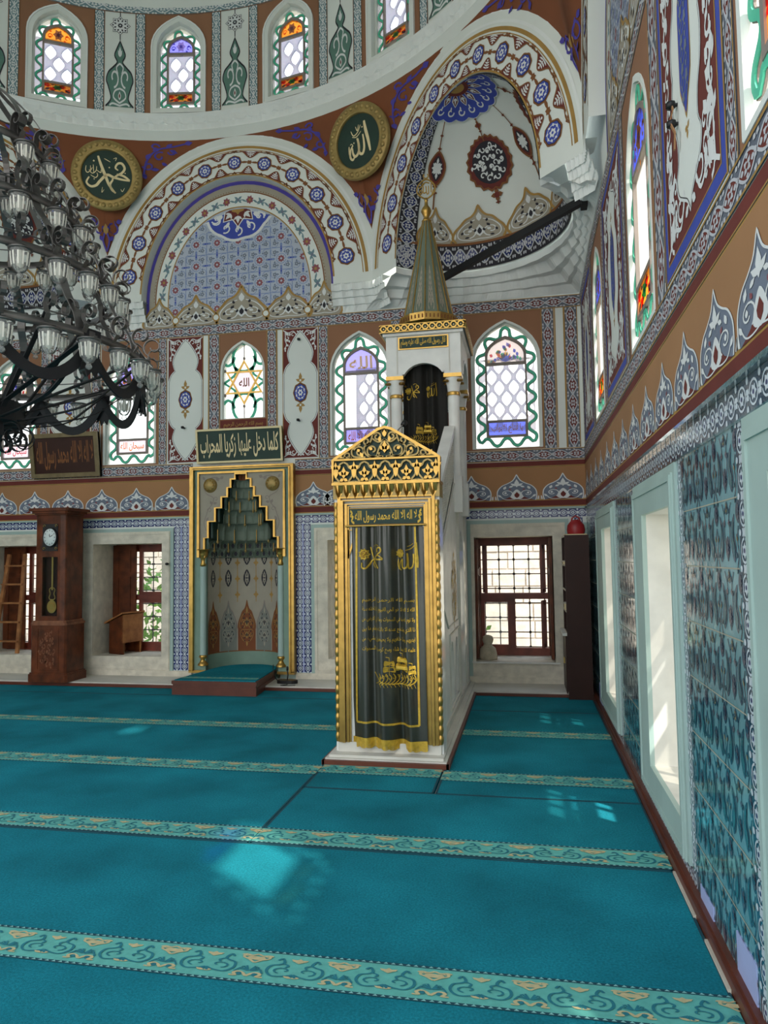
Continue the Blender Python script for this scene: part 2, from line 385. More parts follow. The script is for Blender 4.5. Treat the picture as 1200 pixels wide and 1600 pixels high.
def corner_leaf():
    P = Pat(); c = smooth([(-.5, 0), (-.32, .3), (-.14, .8), (0, 1), (.14, .8), (.32, .3), (.5, 0)], 3)
    P.fill(c, MR, 1); P.line(c, .06, BR, 2)
    P.line([(0, .05), (0, .75)], .03, W, 2); P.leafs(W, 2, (0, .1, .28, .14, 30), (0, .1, .28, .14, 150), (0, .3, .25, .14, 40), (0, .3, .25, .14, 140), (0, .5, .22, .13, 50), (0, .5, .22, .13, 130), (0, .7, .2, .12, 90)); return P
CLEAF = corner_leaf()
def knot():
    P = Pat(); P.line([(-.5, 0), (-.25, .06), (0, 0)], .05, BR, 1); P.flower(0, 0, .16, 6, BR, 2); P.fill(leaf(.08, 0, .42, .16, 0), BR, 1); P.fill(leaf(-.08, 0, .42, .16, 180), BR, 1); return P
KNOT = knot()
def arabesque(bg='greytaupe', ln='gold_paint', wt=W, dk=IK):
    P = Pat(); half = smooth([(.06, -.02), (.0, .12), (.04, .3), (.14, .46), (.24, .62), (.36, .7), (.44, .82), (.5, 1)], 4); out = half + mir(half, .5)[::-1][1:]
    P.fill(out, bg, 1); P.line(out, .05, ln, 3)
    P.fill(leaf(.5, .12, .34, .2, 90), wt, 2); P.fill(leaf(.5, .18, .2, .1, 90), dk, 3); P.fill(leaf(.5, .55, .25, .12, 90), wt, 2)
    for s_ in (0, 1):
        g = (lambda p: mir(p, .5)) if s_ else (lambda p: p)
        P.line(g(spiral(.28, .26, .17, .04, -80, 300, 14)), .026, wt, 2); P.line(g(smooth([(.5, .06), (.3, .04), (.12, .1), (.1, .28), (.24, .5), (.42, .6)], 4)), .022, wt, 2)
        for l in ((.16, .2, .1, .06, 70), (.3, .36, .12, .07, 60), (.22, .1, .1, .06, 20), (.36, .5, .1, .06, 100), (.4, .25, .1, .06, 70)): P.fill(g(leaf(*l)), dk, 3)
        P.fill(g(leaf(.28, .27, .1, .08, 30)), wt, 3)
    return P
ARAB = arabesque()
def tymp_tile():
    P = Pat(); t_ = 'tile_blue'
    P.fill([(0, 0), (1, 0), (1, 1), (0, 1)], 'pale_tile', 1)
    for a in ([(0, 0), (1, 0)], [(0, 0), (0, 1)]): P.line(a, .03, t_, 2)
    P.flower(.5, .5, .17, 8, 'tile_red', 2, 'pale_tile'); P.line(arc(.5, .5, .22, 0, 345, 16), .025, t_, 2)
    for i in range(4):
        a = 90 * i + 45; x_, y_ = .5 + .42 * cos(R(a)), .5 + .42 * sin(R(a))
        P.flower(x_, y_, .11, 5, 'greyblue', 2, 'pale_tile'); P.line(spiral(x_, y_, .2, .1, a, a + 260, 12), .022, t_, 2)
        b = 90 * i; P.fill(leaf(.5 + .27 * cos(R(b)), .5 + .27 * sin(R(b)), .2, .12, b), t_, 2)
        P.fill(leaf(.5 + .3 * cos(R(b + 20)), .5 + .3 * sin(R(b + 20)), .12, .07, b + 70), 'greyblue', 2); P.fill(leaf(.5 + .3 * cos(R(b - 20)), .5 + .3 * sin(R(b - 20)), .12, .07, b - 70), 'greyblue', 2)
        P.fill(leaf(*((0, .5) if i == 0 else (1, .5) if i == 1 else (.5, 0) if i == 2 else (.5, 1)), .12, .1, (0, 180, 90, 270)[i]), 'blue', 2)
    return P
TYMP = tymp_tile()
def iznik():
    P = Pat(); n_, t_, p_, s_ = 'turq_navy', 'turq_teal', 'turq_plum', 'turq_sand'
    P.line([(0, 0), (1, 0)], .02, 'grout', 2)
    def lily(x, y, r, m): P.fill(smooth([(x, y - r), (x + r * .6, y - .3 * r), (x + .5 * r, y + .5 * r), (x, y + r), (x - .5 * r, y + .5 * r), (x - .6 * r, y - .3 * r)], 3, True), n_, 1); P.fill(smooth([(x, y - .7 * r), (x + r * .38, y - .2 * r), (x, y + .75 * r), (x - .38 * r, y - .2 * r)], 3, True), m, 2); P.flower(x, y, r * .4, 6, n_, 3)
    lily(.5, .3, .17, p_); lily(0, .8, .17, p_); lily(1, .8, .17, p_); lily(.5, .88, .1, s_)
    for f in ((lambda p: p), (lambda p: mir(p, .5))):
        P.fill(f(smooth([(.2, .08), (.34, .3), (.3, .62), (.16, .78), (.2, .5), (.12, .3)], 3, True)), n_, 1)
        P.fill(f(smooth([(.2, .14), (.3, .32), (.26, .6), (.2, .66), (.24, .45), (.17, .3)], 3, True)), t_, 2)
        P.line(f(smooth([(.5, .1), (.38, .5), (.4, .75), (.3, .95)], 4)), .03, n_, 1); P.line(f(smooth([(0, .6), (.06, .4), (.02, .2), (.1, 0)], 4)), .03, n_, 1)
        P.leafs(n_, 1, *[]); 
        for l in ((.4, .6, .12, .09, 140), (.38, .8, .14, .1, 40), (.04, .38, .13, .1, 60), (.06, .16, .12, .1, 30), (.1, .92, .12, .1, 100)): P.fill(f(leaf(*l)), n_, 1); P.fill(f(leaf(l[0], l[1], l[2] * .7, l[3] * .5, l[4])), s_ if l[4] == 60 else t_, 2)
        P.flower(*f([(.4, .66)])[0], .055, 5, p_, 2)
    return P
IZN = iznik()
def carpet_cell():
    P = Pat(); d, c, b = 'carpet_teal', 'carpet_cream', 'turq_navy'; d2 = 'carpet'
    for f in ((lambda p: p), (lambda p: mir(p, .5))):
        P.line(f(smooth([(.5, .3), (.4, .22), (.27, .2), (.19, .36), (.21, .55), (.3, .62), (.34, .7), (.3, .84), (.26, .76)], 4)), .034, d, 2)
        P.line(f(spiral(.37, .42, .12, .03, 250, -60, 12)), .026, d, 2); P.line(f(smooth([(.34, .66), (.4, .6), (.38, .52)], 3)), .03, d, 2)
        P.fill(f(leaf(.5, .16, .12, .07, 35)), c, 2); P.fill(f(leaf(.5, .76, .13, .08, 40)), c, 2)
        P.line(f([(.5, .3), (.46, .18)]), .03, d, 2)
    P.fill(leaf(.5, .7, .18, .12, 90), c, 2)
    for x_ in (0, 1):
        g = (lambda p: [(abs(x_ - q[0]), q[1]) for q in p])
        P.line(g(smooth([(0, .92), (.06, .86), (.13, .88), (.15, .78), (.07, .7), (0, .6)], 4)), .034, c, 2); P.line(g(spiral(.13, .85, .05, .02, 0, 300, 8)), .03, c, 2)
        P.fill(g(leaf(0, .7, .16, .2, 60)), c, 2)
        for k in range(4): P.line(g([(.01, .3), (.05 + .025 * k, .47 - .04 * k), (.1 + .02 * k, .42 - .06 * k)]), .026, d, 2)
        P.line(g(smooth([(0, .1), (.05, .2), (.11, .24), (.15, .18), (.12, .1), (.19, .1)], 4)), .04, c, 2); P.ell(abs(x_ - .085), .17, .03, .055, d, 2, 8)
    return P
CARP = carpet_cell()
def spire_motif():
    P = Pat(); half = smooth([(.04, 0), (.2, .1), (.27, .2), (.18, .34), (.14, .46), (.24, .55), (.36, .62), (.4, .7), (.36, .77), (.44, .84), (.42, .92), (.5, 1)], 4)
    half = [(.08, 0), (.24, .12), (.16, .3), (.1, .4), (.16, .52), (.3, .6), (.42, .68), (.34, .78), (.4, .88), (.5, 1)]; half = smooth(half, 4); out = half + mir(half, .5)[::-1][1:]
    P.fill([(.5 + (x_ - .5) * 1.1, y_ * 1.02) for x_, y_ in out], W, 1); P.fill(out, 'spire_green', 2); P.line(out, .03, IK, 3)
    for f in ((lambda p: p), (lambda p: mir(p, .5))):
        P.line(f(spiral(.33, .44, .15, .05, -90, 220, 14)), .035, W, 3); P.line(f(smooth([(.5, .02), (.3, .05), (.2, .02)], 4)), .03, W, 3); P.line(f(smooth([(.5, .06), (.32, .14), (.36, .24), (.5, .28)], 4)), .03, W, 3)
        P.line(f(smooth([(.5, .66), (.4, .6), (.44, .5)], 4)), .03, W, 3); P.fill(f(leaf(.5, .76, .12, .06, 120)), W, 3)
    P.fill(leaf(.5, .1, .14, .1, 90), W, 3); P.fill(leaf(.5, .13, .08, .05, 90), MR, 4); P.fill(leaf(.5, .78, .14, .08, 90), W, 3); P.line([(.5, 1), (.5, 1.12)], .02, IK, 1)
    return P
SPIRE = spire_motif()
def star8():
    P = Pat(); o = [((.5 if i % 2 == 0 else .36) * cos(pi * i / 8), (.5 if i % 2 == 0 else .36) * sin(pi * i / 8)) for i in range(16)]
    P.fill(o, W, 2); P.line(o, .03, IK, 3, closed=True); P.flower(0, 0, .14, 8, IK, 3, W)
    for i in range(8): P.fill(leaf(.2 * cos(i * pi / 4 + .39), .2 * sin(i * pi / 4 + .39), .14, .09, i * 45 + 22), IK, 3); P.ell(.36 * cos(i * pi / 4), .36 * sin(i * pi / 4), .045, .045, IK, 3, 6)
    return P
STAR8 = star8()
def scroll_fill(bg, fg, n=26, seed=1, w_=.03):
    rnd = random.Random(seed); P = Pat(); pts = []
    for k in range(n * 20):
        x_, y_ = rnd.random(), rnd.random()
        if hypot(x_ - .5, y_ - .5) > .42 or any(hypot(x_ - a, y_ - b) < .14 for a, b in pts): continue
        pts.append((x_, y_))
        if len(pts) >= n: break
    for i, (x_, y_) in enumerate(pts):
        a = rnd.random() * 360; P.line(spiral(x_, y_, .085, .02, a, a + 300, 9), w_, fg, 4); P.fill(leaf(x_ + .08 * cos(R(a)), y_ + .08 * sin(R(a)), .1, .06, a + 70), fg, 4)
        if i % 3 == 0: P.flower(x_, y_, .05, 5, fg, 5)
    return P
def rot90(M): return lambda u, v, h: M(v, u, h)
def run(mb, M, P, x0, x1, y, wd, h=0.0, n=None, cell=None, vert=False):
    """repeat a unit pattern along u (or along v when vert)"""
    n = n or max(1, round((x1 - x0) / (cell or wd))); c = (x1 - x0) / n; MM = rot90(M) if vert else M
    for i in range(n): P.put(mb, MM, x0 + i * c, y, c, wd, 0, h)
def rect(x0, x1, y0, y1): return [(x0, y0), (x1, y0), (x1, y1), (x0, y1)]
def rumi_band(mb, M, x0, x1, y0, y1, vert=False, h=.002, P=None, bg='slate', line=GP, cell=None):
    """painted border strip: u from x0 to x1, v from y0 to y1; the pattern runs along the longer way"""
    P = P or RUMI
    mb.poly(M, rect(x0, x1, y0, y1), bg, h)
    if vert: run(mb, M, P, y0, y1, x0 + .012, x1 - x0 - .024, h, vert=True, cell=cell or (x1 - x0) * 1.35)
    else: run(mb, M, P, x0, x1, y0 + .012, y1 - y0 - .024, h, cell=cell or (y1 - y0) * 1.35)
    e_ = .01
    for q in ((rect(x0, x0 + e_, y0, y1), rect(x1 - e_, x1, y0, y1)) if vert else (rect(x0, x1, y0, y0 + e_), rect(x0, x1, y1 - e_, y1))): mb.poly(M, q, line, h + .005)
# ---------------------------------------------------------------- the room
YB, XR = 9.0, .74
def MBK(u, v, h): return (u, YB - h, v)
def MRT(u, v, h): return (XR - h, u, v)
def shift(M, du, dv=0, dh=0): return lambda u, v, h: M(u + du, v + dv, h + dh)
def arch_pts(w_, z0, zs, zt, n=7):
    """outline of a window with a softly pointed head, from bottom left round to bottom right"""
    a = w_ / 2; H = zt - zs; L = []
    for i in range(n + 1):
        t = i / n; x_ = -a * cos(t * pi / 2); L.append((x_, zs + H * (.86 * sin(t * pi / 2) + .14 * t ** 4)))
    return [(-a, z0)] + L + mir(L)[::-1][1:] + [(a, z0)]
def ofs(L, c): return [(x_ + c, y_) for x_, y_ in L]
UP = dict(w_=.78, z0=2.94, zs=4.08, zt=4.58)
UPB = [(-7.25, UP), (-5.39, UP), (-3.71, dict(w_=.61, z0=3.51, zs=4.17, zt=4.57)), (-2.08, UP), (-.19, dict(w_=.84, z0=2.94, zs=4.08, zt=4.58))]
UPR = [(2.02, dict(w_=.86, z0=2.94, zs=4.04, zt=4.58)), (4.53, dict(w_=.86, z0=2.94, zs=4.04, zt=4.58)), (7.04, dict(w_=.8, z0=2.94, zs=4.04, zt=4.58))]
LOB = [(-7.72, -6.75), (-5.91, -4.87), (-2.53, -1.49), (-.65, .325)]
LOR = [(-.12, .75), (1.45, 2.3), (3.81, 4.68), (6.3, 7.1)]
Z0, Z1 = .31, 1.845
def wall(mb, M, x0, x1, z1, ups, los, extra=(), d_up=.16, d_lo=.62, lo_mat='marble_old'):
    hl = [rect(a, b, Z0, Z1) for a, b in los]; hu = [ofs(arch_pts(**k), c) for c, k in ups]
    up_, lo_ = rect(x0, x1, 2.0, z1), rect(x0, x1, -.02, 2.0)
    if extra:
        a, b, za, zb = extra; up_ = [(x0, 2.0), (a, 2.0), (a, zb), (b, zb), (b, 2.0), (x1, 2.0), (x1, z1), (x0, z1)]; lo_ = [(x0, -.02), (x1, -.02), (x1, 2.0), (b, 2.0), (b, za), (a, za), (a, 2.0), (x0, 2.0)]
    mb.poly(M, up_, 'plaster', 0, holes=[h for h in hu])
    mb.poly(M, lo_, 'sea', 0, holes=hl)
    for h in hl: mb.skirt(M, h, lo_mat, -d_lo, 0)
    for h in hu: mb.skirt(M, h, 'plaster', -d_up, 0)
    # the masonry behind the finished face
    mb.poly(M, rect(x0, x1, -.02, 2.0), 'plaster', -.72, holes=hl)
def panel(mb, M, x0, x1, z0, z1, h=.002, big=False):
    wd, hh, c = x1 - x0, z1 - z0, (x0 + x1) / 2
    mb.poly(M, rect(x0, x1, z0, z1), MR, h)
    if big:
        b = .07
        for q in (rect(x0, x0 + b, z0, z1), rect(x1 - b, x1, z0, z1), rect(x0, x1, z0, z0 + b), rect(x0, x1, z1 - b, z1)): h += 1e-4; mb.poly(M, q, BL, h + .001)
        for a in (.0, b): mb.band(M, [(x0 + a, z0 + a), (x1 - a, z0 + a), (x1 - a, z1 - a), (x0 + a, z1 - a)], .014, GP, h + .002, closed=True)
        x0, x1, z0, z1 = x0 + b + .01, x1 - b - .01, z0 + b + .01, z1 - b - .01; wd, hh = x1 - x0, z1 - z0
    q = [(0, .985), (.1, .93), (.27, .84), (.36, .78), (.35, .74), (.44, .68), (.485, .64)] if not big else []
    q = smooth([(0, .985), (.13, .945), (.3, .87), (.37, .81), (.33, .755), (.3, .735)], 3) + smooth([(.3, .735), (.38, .715), (.44, .69), (.49, .645)], 3)[1:]
    if big: q = smooth([(0, .97), (.05, .93), (.14, .9), (.22, .87), (.25, .82), (.2, .77), (.21, .7), (.27, .64), (.29, .56), (.27, .5)], 3)
    up = [(c + a * wd, z0 + b_ * hh) for a, b_ in q]; dn = [(x_, z0 + z1 - y_) for x_, y_ in up]
    right = up + dn[::-1]; out = right + [(2 * c - x_, y_) for x_, y_ in right[::-1][1:-1]]
    mb.poly(M, out, 'plaster', h + .0012); mb.band(M, out, .012, W, h + .0026, closed=True); mb.band(M, [(c + (x_ - c) * .965, z0 + hh / 2 + (y_ - z0 - hh / 2) * .985) for x_, y_ in out], .005, IK, h + .0026, closed=True)
    P = Pat()
    P.line(smooth([(.0, .02), (.16, .1), (.3, .06), (.38, .16)], 4), .022, W, 2); P.line(spiral(.3, .16, .09, .02, 30, -300, 12), .02, W, 2); P.line(smooth([(.06, .04), (.07, .2), (.06, .3), (.1, .42), (.07, .52)], 4), .02, W, 2)
    P.line(spiral(.13, .24, .06, .02, 180, -120, 10), .02, W, 2); P.leafs(W, 2, (.08, .08, .14, .09, 50), (.07, .3, .1, .07, 20), (.09, .42, .1, .07, 40), (.07, .5, .09, .07, 100), (.2, .1, .1, .06, 90), (.16, .3, .1, .06, 60), (.4, .06, .08, .05, 30), (.06, .57, .07, .05, 80))
    for sx, ox in ((wd, x0), (-wd, x1)):
        P.put(mb, M, ox, z0, sx, wd * 1.0, 0, h); P.put(mb, M, ox, z1, sx, -wd * 1.0, 0, h)
    zc = z0 + hh * .5
    if big:
        P = Pat()
        for k_ in range(14):
            y_ = .05 + k_ * .066; sg_ = 1 if k_ % 2 else -1; r_ = .06 if .2 < abs(y_ - .5) else .045
            P.line([(.39 + (a_ - .39) * 1.6 + .02 * sg_, b2) for a_, b2 in spiral(.39, y_, r_ * .75, .012, 90 * sg_, 90 * sg_ + 330, 10)], .016, W, 2); P.fill([(.39 + (a_ - .39) * 1.6, b2) for a_, b2 in leaf(.39 + .03 * sg_, y_ + .03, .05, .03, 60 * sg_)], W, 2)
            if abs(y_ - .5) > .26: P.line([(.28 + (a_ - .28) * 1.5, b2) for a_, b2 in spiral(.29, y_, .03, .01, 0, 330, 8)], .014, W, 2)
        for f_ in (1, -1): P.put(mb, M, c, z0, wd * f_, hh, 0, h - .0006)
        P = Pat(); P.fill(smooth([(0, 1), (.12, .8), (.3, .55), (.32, .2), (.32, -.2), (.3, -.55), (.12, -.8), (0, -1), (-.12, -.8), (-.3, -.55), (-.32, -.2), (-.32, .2), (-.3, .55), (-.12, .8)], 2, True), GP, 1)
        P.fill([(x_ * .9, y_ * .93) for x_, y_ in smooth([(0, 1), (.12, .8), (.3, .55), (.32, .2), (.32, -.2), (.3, -.55), (.12, -.8), (0, -1), (-.12, -.8), (-.3, -.55), (-.32, -.2), (-.32, .2), (-.3, .55), (-.12, .8)], 2, True)], BL, 2)
        for k in range(9):
            y_ = -.7 + k * .175; P.flower((-1) ** k * .1, y_, .09, 5, 'greyblue', 3); P.line(spiral((-1) ** k * -.1, y_, .1, .03, 0, 270, 9), .025, 'greyblue', 3); P.fill(leaf((-1) ** k * .12, y_ + .09, .12, .06, 60), 'greyblue', 3)
        P.put(mb, M, c, zc + .05, wd * .36, hh * .24, 0, h + .001)
        P = Pat(); P.flower(0, 0, .5, 3, GP, 1, None, 90); P.put(mb, M, c, zc + .05 + hh * .27, .09, .09, 0, h + .001); P.put(mb, M, c, zc + .05 - hh * .27, .09, -.09, 0, h + .001)
    else:
        MED.put(mb, M, c, zc, .2, .27, 0, h + .001)
        P = Pat(); P.leafs(GP, 1, (0, 0, .6, .3, 90), (0, 0, .4, .22, 20), (0, 0, .4, .22, 160)); P.ell(0, .05, .16, .16, GP, 1, 8); P.ell(0, .06, .08, .08, 'plaster', 2, 8)
        P.put(mb, M, c, zc + .155, .17, .2, 0, h + .001); P.put(mb, M, c, zc - .155, .17, -.2, 0, h + .001)
def bands(mb, M, x0, x1, palms, sp, skip=()):
    """the horizontal painted bands that run round the room between dado and windows"""
    segs = []; a = x0
    for s0, s1 in sorted(skip): segs.append((a, s0)); a = s1
    segs.append((a, x1))
    for a, b in segs:
        if b - a < .02: continue
        rumi_band(mb, M, a, b, 2.78, 2.925)
        for z0, z1, m_ in ((2.715, 2.775, MR), (2.695, 2.715, GP), (2.30, 2.695, 'ochre'), (2.285, 2.30, GP), (2.215, 2.285, MR), (2.20, 2.215, GP)): mb.poly(M, rect(a, b, z0, z1), m_, .002)
        mb.band(M, [(a, 2.705), (b, 2.705)], .004, IK, .003)
    for p in palms: PALM.put(mb, M, p - sp / 2, 2.295, sp, .32, 0, .002)
    for p in palms:
        for s_ in (-1, 1): mb.band(M, smooth([(p + s_ * sp * .47, 2.3), (p + s_ * sp * .5, 2.345), (p + s_ * sp * .5, 2.3)], 3), .01, W, .0035)
    rumi_band(mb, M, x0, x1, 4.69, 4.845, cell=.21)
# --- qibla wall
mb = MB()
niche = rect(-4.2, -3.19, .06, 2.75)
wall(mb, MBK, -9.2, XR, 7.35, UPB, LOB, (-4.2, -3.19, .06, 2.75))
# upper part of the mihrab recess is cut through the higher wall face as well: handled by the mihrab panel
mb.skirt(MBK, niche, 'sea_dark', -.55, 0)
bands(mb, MBK, -9.2, XR, [-4.74 - .53 * k for k in range(8)] + [.47, -.09, -.65, -1.22, -1.78, -2.34, -2.72], .53, [(-4.43, -2.97)])
def upzone(mb, M, a, b): mb.poly(M, rect(a, b, 2.93, 4.69), 'ochre_dark', .0008)
def upzone_hole(mb, M, a, b, c, k): mb.poly(M, rect(a, b, 2.93, 4.69), 'ochre_dark', .0008, holes=[ofs(arch_pts(**dict(k, w_=k['w_'] + .0)), c)]); mb.band(M, ofs(arch_pts(**k), c), .03, 'plaster', .004, h0=.0)
for (a, b), (c, k) in zip(((-7.66, -6.8), (-5.83, -4.95), (-4.04, -3.36), (-2.5, -1.66), (-.7, .26)), UPB):
    k = dict(k, z0=max(k['z0'], 2.95)); upzone_hole(mb, MBK, a, b, c, k)
for a, b in ((-7.82, -7.68), (-6.8, -6.66), (-5.98, -5.84), (-4.95, -4.82), (-4.2, -4.04), (-3.36, -3.22), (-2.64, -2.5), (-1.66, -1.52), (-.84, -.7), (.26, .42), (.54, .7)): rumi_band(mb, MBK, a, b, 2.93, 4.69, vert=True)
for a, b in ((-6.64, -6.0), (-4.8, -4.29), (-3.13, -2.65), (-1.5, -.86)): panel(mb, MBK, a, b, 2.945, 4.685)
for x_ in (-4.285, -4.205, -3.215, -3.135, .43, .535): mb.poly(MBK, rect(x_ - .006, x_ + .006, 2.93, 4.69), GP, .002)
# inscription strip below the star window
mb.poly(MBK, rect(-4.03, -3.37, 3.36, 3.495), 'maroon', .003)
text_pat('بسم الله الرحمن الرحيم', GP, 2).put(mb, MBK, -3.98, 3.385, .56, .085, 0, .003)
# blue tile border over the dado and in upright strips
def navy(mb, M, x0, x1, z0, z1, vert=False):
    mb.poly(M, rect(x0, x1, z0, z1), 'navy_tile', .002)
    run(mb, M, ROS, z0 if vert else x0, z1 if vert else x1, x0 if vert else z0, x1 - x0 if vert else z1 - z0, .002, vert=vert, cell=(x1 - x0 if vert else z1 - z0) * 1.1)
for a, b in ((-9.2, -4.44), (-2.97, XR)):
    navy(mb, MBK, a, b, 2.075, 2.175); mb.slab(MBK, rect(a, b, 2.176, 2.2), 'sea', 0, .02)
for x_ in (-4.70, -4.59, -2.965, -2.862, -6.235, -6.6, .59): navy(mb, MBK, x_, x_ + .1, .13, 2.07, True)
for x_ in (-4.596, -4.481, -2.868): mb.slab(MBK, rect(x_ - .008, x_ + .008, .13, 2.07), 'lilac', 0, .006)
mb.slab(MBK, rect(-9.2, -4.43, 0, .125), 'marble_old', 0, .025); mb.slab(MBK, rect(-2.97, XR, 0, .125), 'marble_old', 0, .025)
wall_back = struct(mb.build('wall_back'))
# --- right wall
mb = MB()
wall(mb, MRT, -1.6, YB, 7.35, UPR, LOR, lo_mat='white_paint', d_lo=.45)
bands(mb, MRT, -1.6, YB, [8.72 - .53 * k for k in range(18)], .53)
for (a, b), (c, k) in zip(((1.5, 2.52), (4.0, 5.06), (6.54, 7.54)), UPR): upzone_hole(mb, MRT, a, b, c, dict(k, z0=2.95))
for a, b in ((1.36, 1.5), (2.5, 2.63), (3.75, 4.0), (5.06, 5.2), (6.4, 6.54), (7.54, 7.68), (8.76, 8.9)): rumi_band(mb, MRT, a, b, 2.93, 4.69, vert=True)
for a, b in ((.3, 1.36), (2.64, 3.74), (5.21, 6.39), (7.69, 8.75)): panel(mb, MRT, a, b, 2.95, 4.685, big=True)
mb.poly(MRT, rect(-1.6, YB, 2.06, 2.185), 'turq_navy', .002)
run(mb, MRT, ROS, -1.6, YB, 2.06, .125, .002, cell=.13)
mb.slab(MRT, rect(-1.6, YB, 2.186, 2.205), 'turq_teal', 0, .03); mb.slab(MRT, rect(-1.6, YB, 2.05, 2.06), 'turq_teal', 0, .012)
FR = [(-.25, .88), (1.17, 2.57), (3.69, 5.07), (6.2, 7.66)]
rng = [(-1.6, -.25), (.88, 1.17), (2.57, 3.69), (5.07, 6.2), (7.66, 9.0)]
for a, b in rng:
    mb.poly(MRT, rect(a, b, .03, 2.05), 'turq', .004); mb.skirt(MRT, rect(a, b, .03, 2.05), 'turq', 0, .004)
    L_ = b - a
    for x_ in ((a + .01, b - .12) if L_ > .6 else ()):
        mb.poly(MRT, rect(x_, x_ + .11, .03, 2.05), 'turq_navy', .005); run(mb, MRT, ROS, .03, 2.05, x_, .11, .005, vert=True, cell=.13)
    n_ = max(1, round((L_ - .26) / .27)); cw = (L_ - .26) / n_
    if a < 0: continue
    for i in range(n_ if L_ > .6 else 0):
        for j in range(8): IZN.put(mb, MRT, a + .13 + i * cw, 2.05 - (j + 1) * .2525, cw, .2525, 0, .004)
for a, b in FR:
    mb.poly(MRT, rect(a, b, .03, .115), 'turq_navy', .003); run(mb, MRT, ROS, a, b, .03, .085, .003, cell=.1)
for a, b, z_ in ((2.72, 2.95, .2), (1.9, 2.55, .17), (3.3, 3.52, .12), (7.7, 8.0, .25)): mb.slab(MRT, rect(a, b, .03, z_), 'lilac', 0, .009)
mb.box(XR, XR + .7, -6, 2.35, 7.35, 11, 'plaster'); mb.box(XR, XR + .7, -6, -1.6, -.1, 7.35, 'plaster')  # unseen blocks added above and behind to keep out stray sun
wall_right = struct(mb.build('wall_right'))
# --- left wall, the right wall's counterpart
mb = MB(); XL_ = -8.28; MLF = lambda u, v, h: (XL_ + h, u, v)
wall(mb, MLF, 2.4, YB, 7.35, UPR[1:], LOR[2:], d_lo=.45)
bands(mb, MLF, 2.4, YB, [8.72 - .53 * k for k in range(12)], .53)
for (a, b), (c, k) in zip(((4.0, 5.06), (6.54, 7.54)), UPR[1:]): upzone_hole(mb, MLF, a, b, c, dict(k, z0=2.95)); mb.poly(MLF, ofs(arch_pts(**k), c), 'glass_white', -.08)
for a, b in LOR[2:]: mb.poly(MLF, rect(a, b, Z0, Z1), 'glass_milk', -.4); mb.slab(MLF, rect(a - .15, b + .15, .125, 2.03), 'marble_old', 0, .03, holes=[rect(a, b, Z0, Z1)])
for a, b in ((2.64, 3.74), (5.21, 6.39), (7.69, 8.75)): panel(mb, MLF, a, b, 2.95, 4.685, big=True)
navy(mb, MLF, 2.4, YB, 2.075, 2.175)
struct(mb.build('wall_left'))
mb = MB(); mb.box(XR - .045, XR, -1.6, 9, -.01, .045, 'plat_wood'); mb.box(XR - .03, XR, -1.6, 9, .045, .06, 'plat_wood'); struct(mb.build('baseboard_right'))
mb = MB()
for a, b in ((2.9, 3.25), (3.45, 3.9)): mb.box(XR - .058, XR - .046, a, b, -.005, .012, 'wood_edge')
struct(mb.build('trim_5'))
mb = MB(); mb.box(-9.2, XR, -2.2, YB, -.12, -.03, 'marble'); struct(mb.build('floor'))
# --- marble step along the wall and its wooden edging
mb = MB(); mb.box(-9.2, -1.5, 8.44, 9, -.05, .05, 'marble'); mb.box(-.72, .73, 8.44, 9, -.05, .05, 'marble'); struct(mb.build('trim_1'))
mb = MB(); mb.box(-9.2, -1.5, 8.41, 8.44, -.03, .035, 'plat_wood'); mb.box(-.7, .45, 8.41, 8.44, -.03, .03, 'plat_wood'); struct(mb.build('trim_2'))

# ---------------------------------------------------------------- arches, pendentives, corner vault, dome
DC = Vector((-3.77, 4.27, 0)); ZS = 5.2; ZR = 7.4; RR = 4.6
def side(P0, P1):
    """frame of one face of the octagon that carries the dome"""
    P0, P1 = Vector(P0), Vector(P1); O = (P0 + P1) / 2; U = (P1 - P0).normalized(); N = Vector((-U.y, U.x)); hw = (P1 - P0).length / 2
    if (Vector((DC.x, DC.y)) - O).dot(N) < 0: N = -N
    return O, U, N, hw
V = [(-8.1, 6.4), (-5.68, 8.87), (-1.86, 8.87), (.6, 6.41), (.6, 2.1)]
SD = [side(V[i], V[i + 1]) for i in range(4)]
def frame(S):
    O, U, N, hw = S
    return lambda u, z, h: (O.x + U.x * u + N.x * h, O.y + U.y * u + N.y * h, z)
def arch_dims(hw): return dict(ai=hw - .53, hi=1.64, ao=hw - .06, ho=2.04, ae=hw + .1, he=2.2)
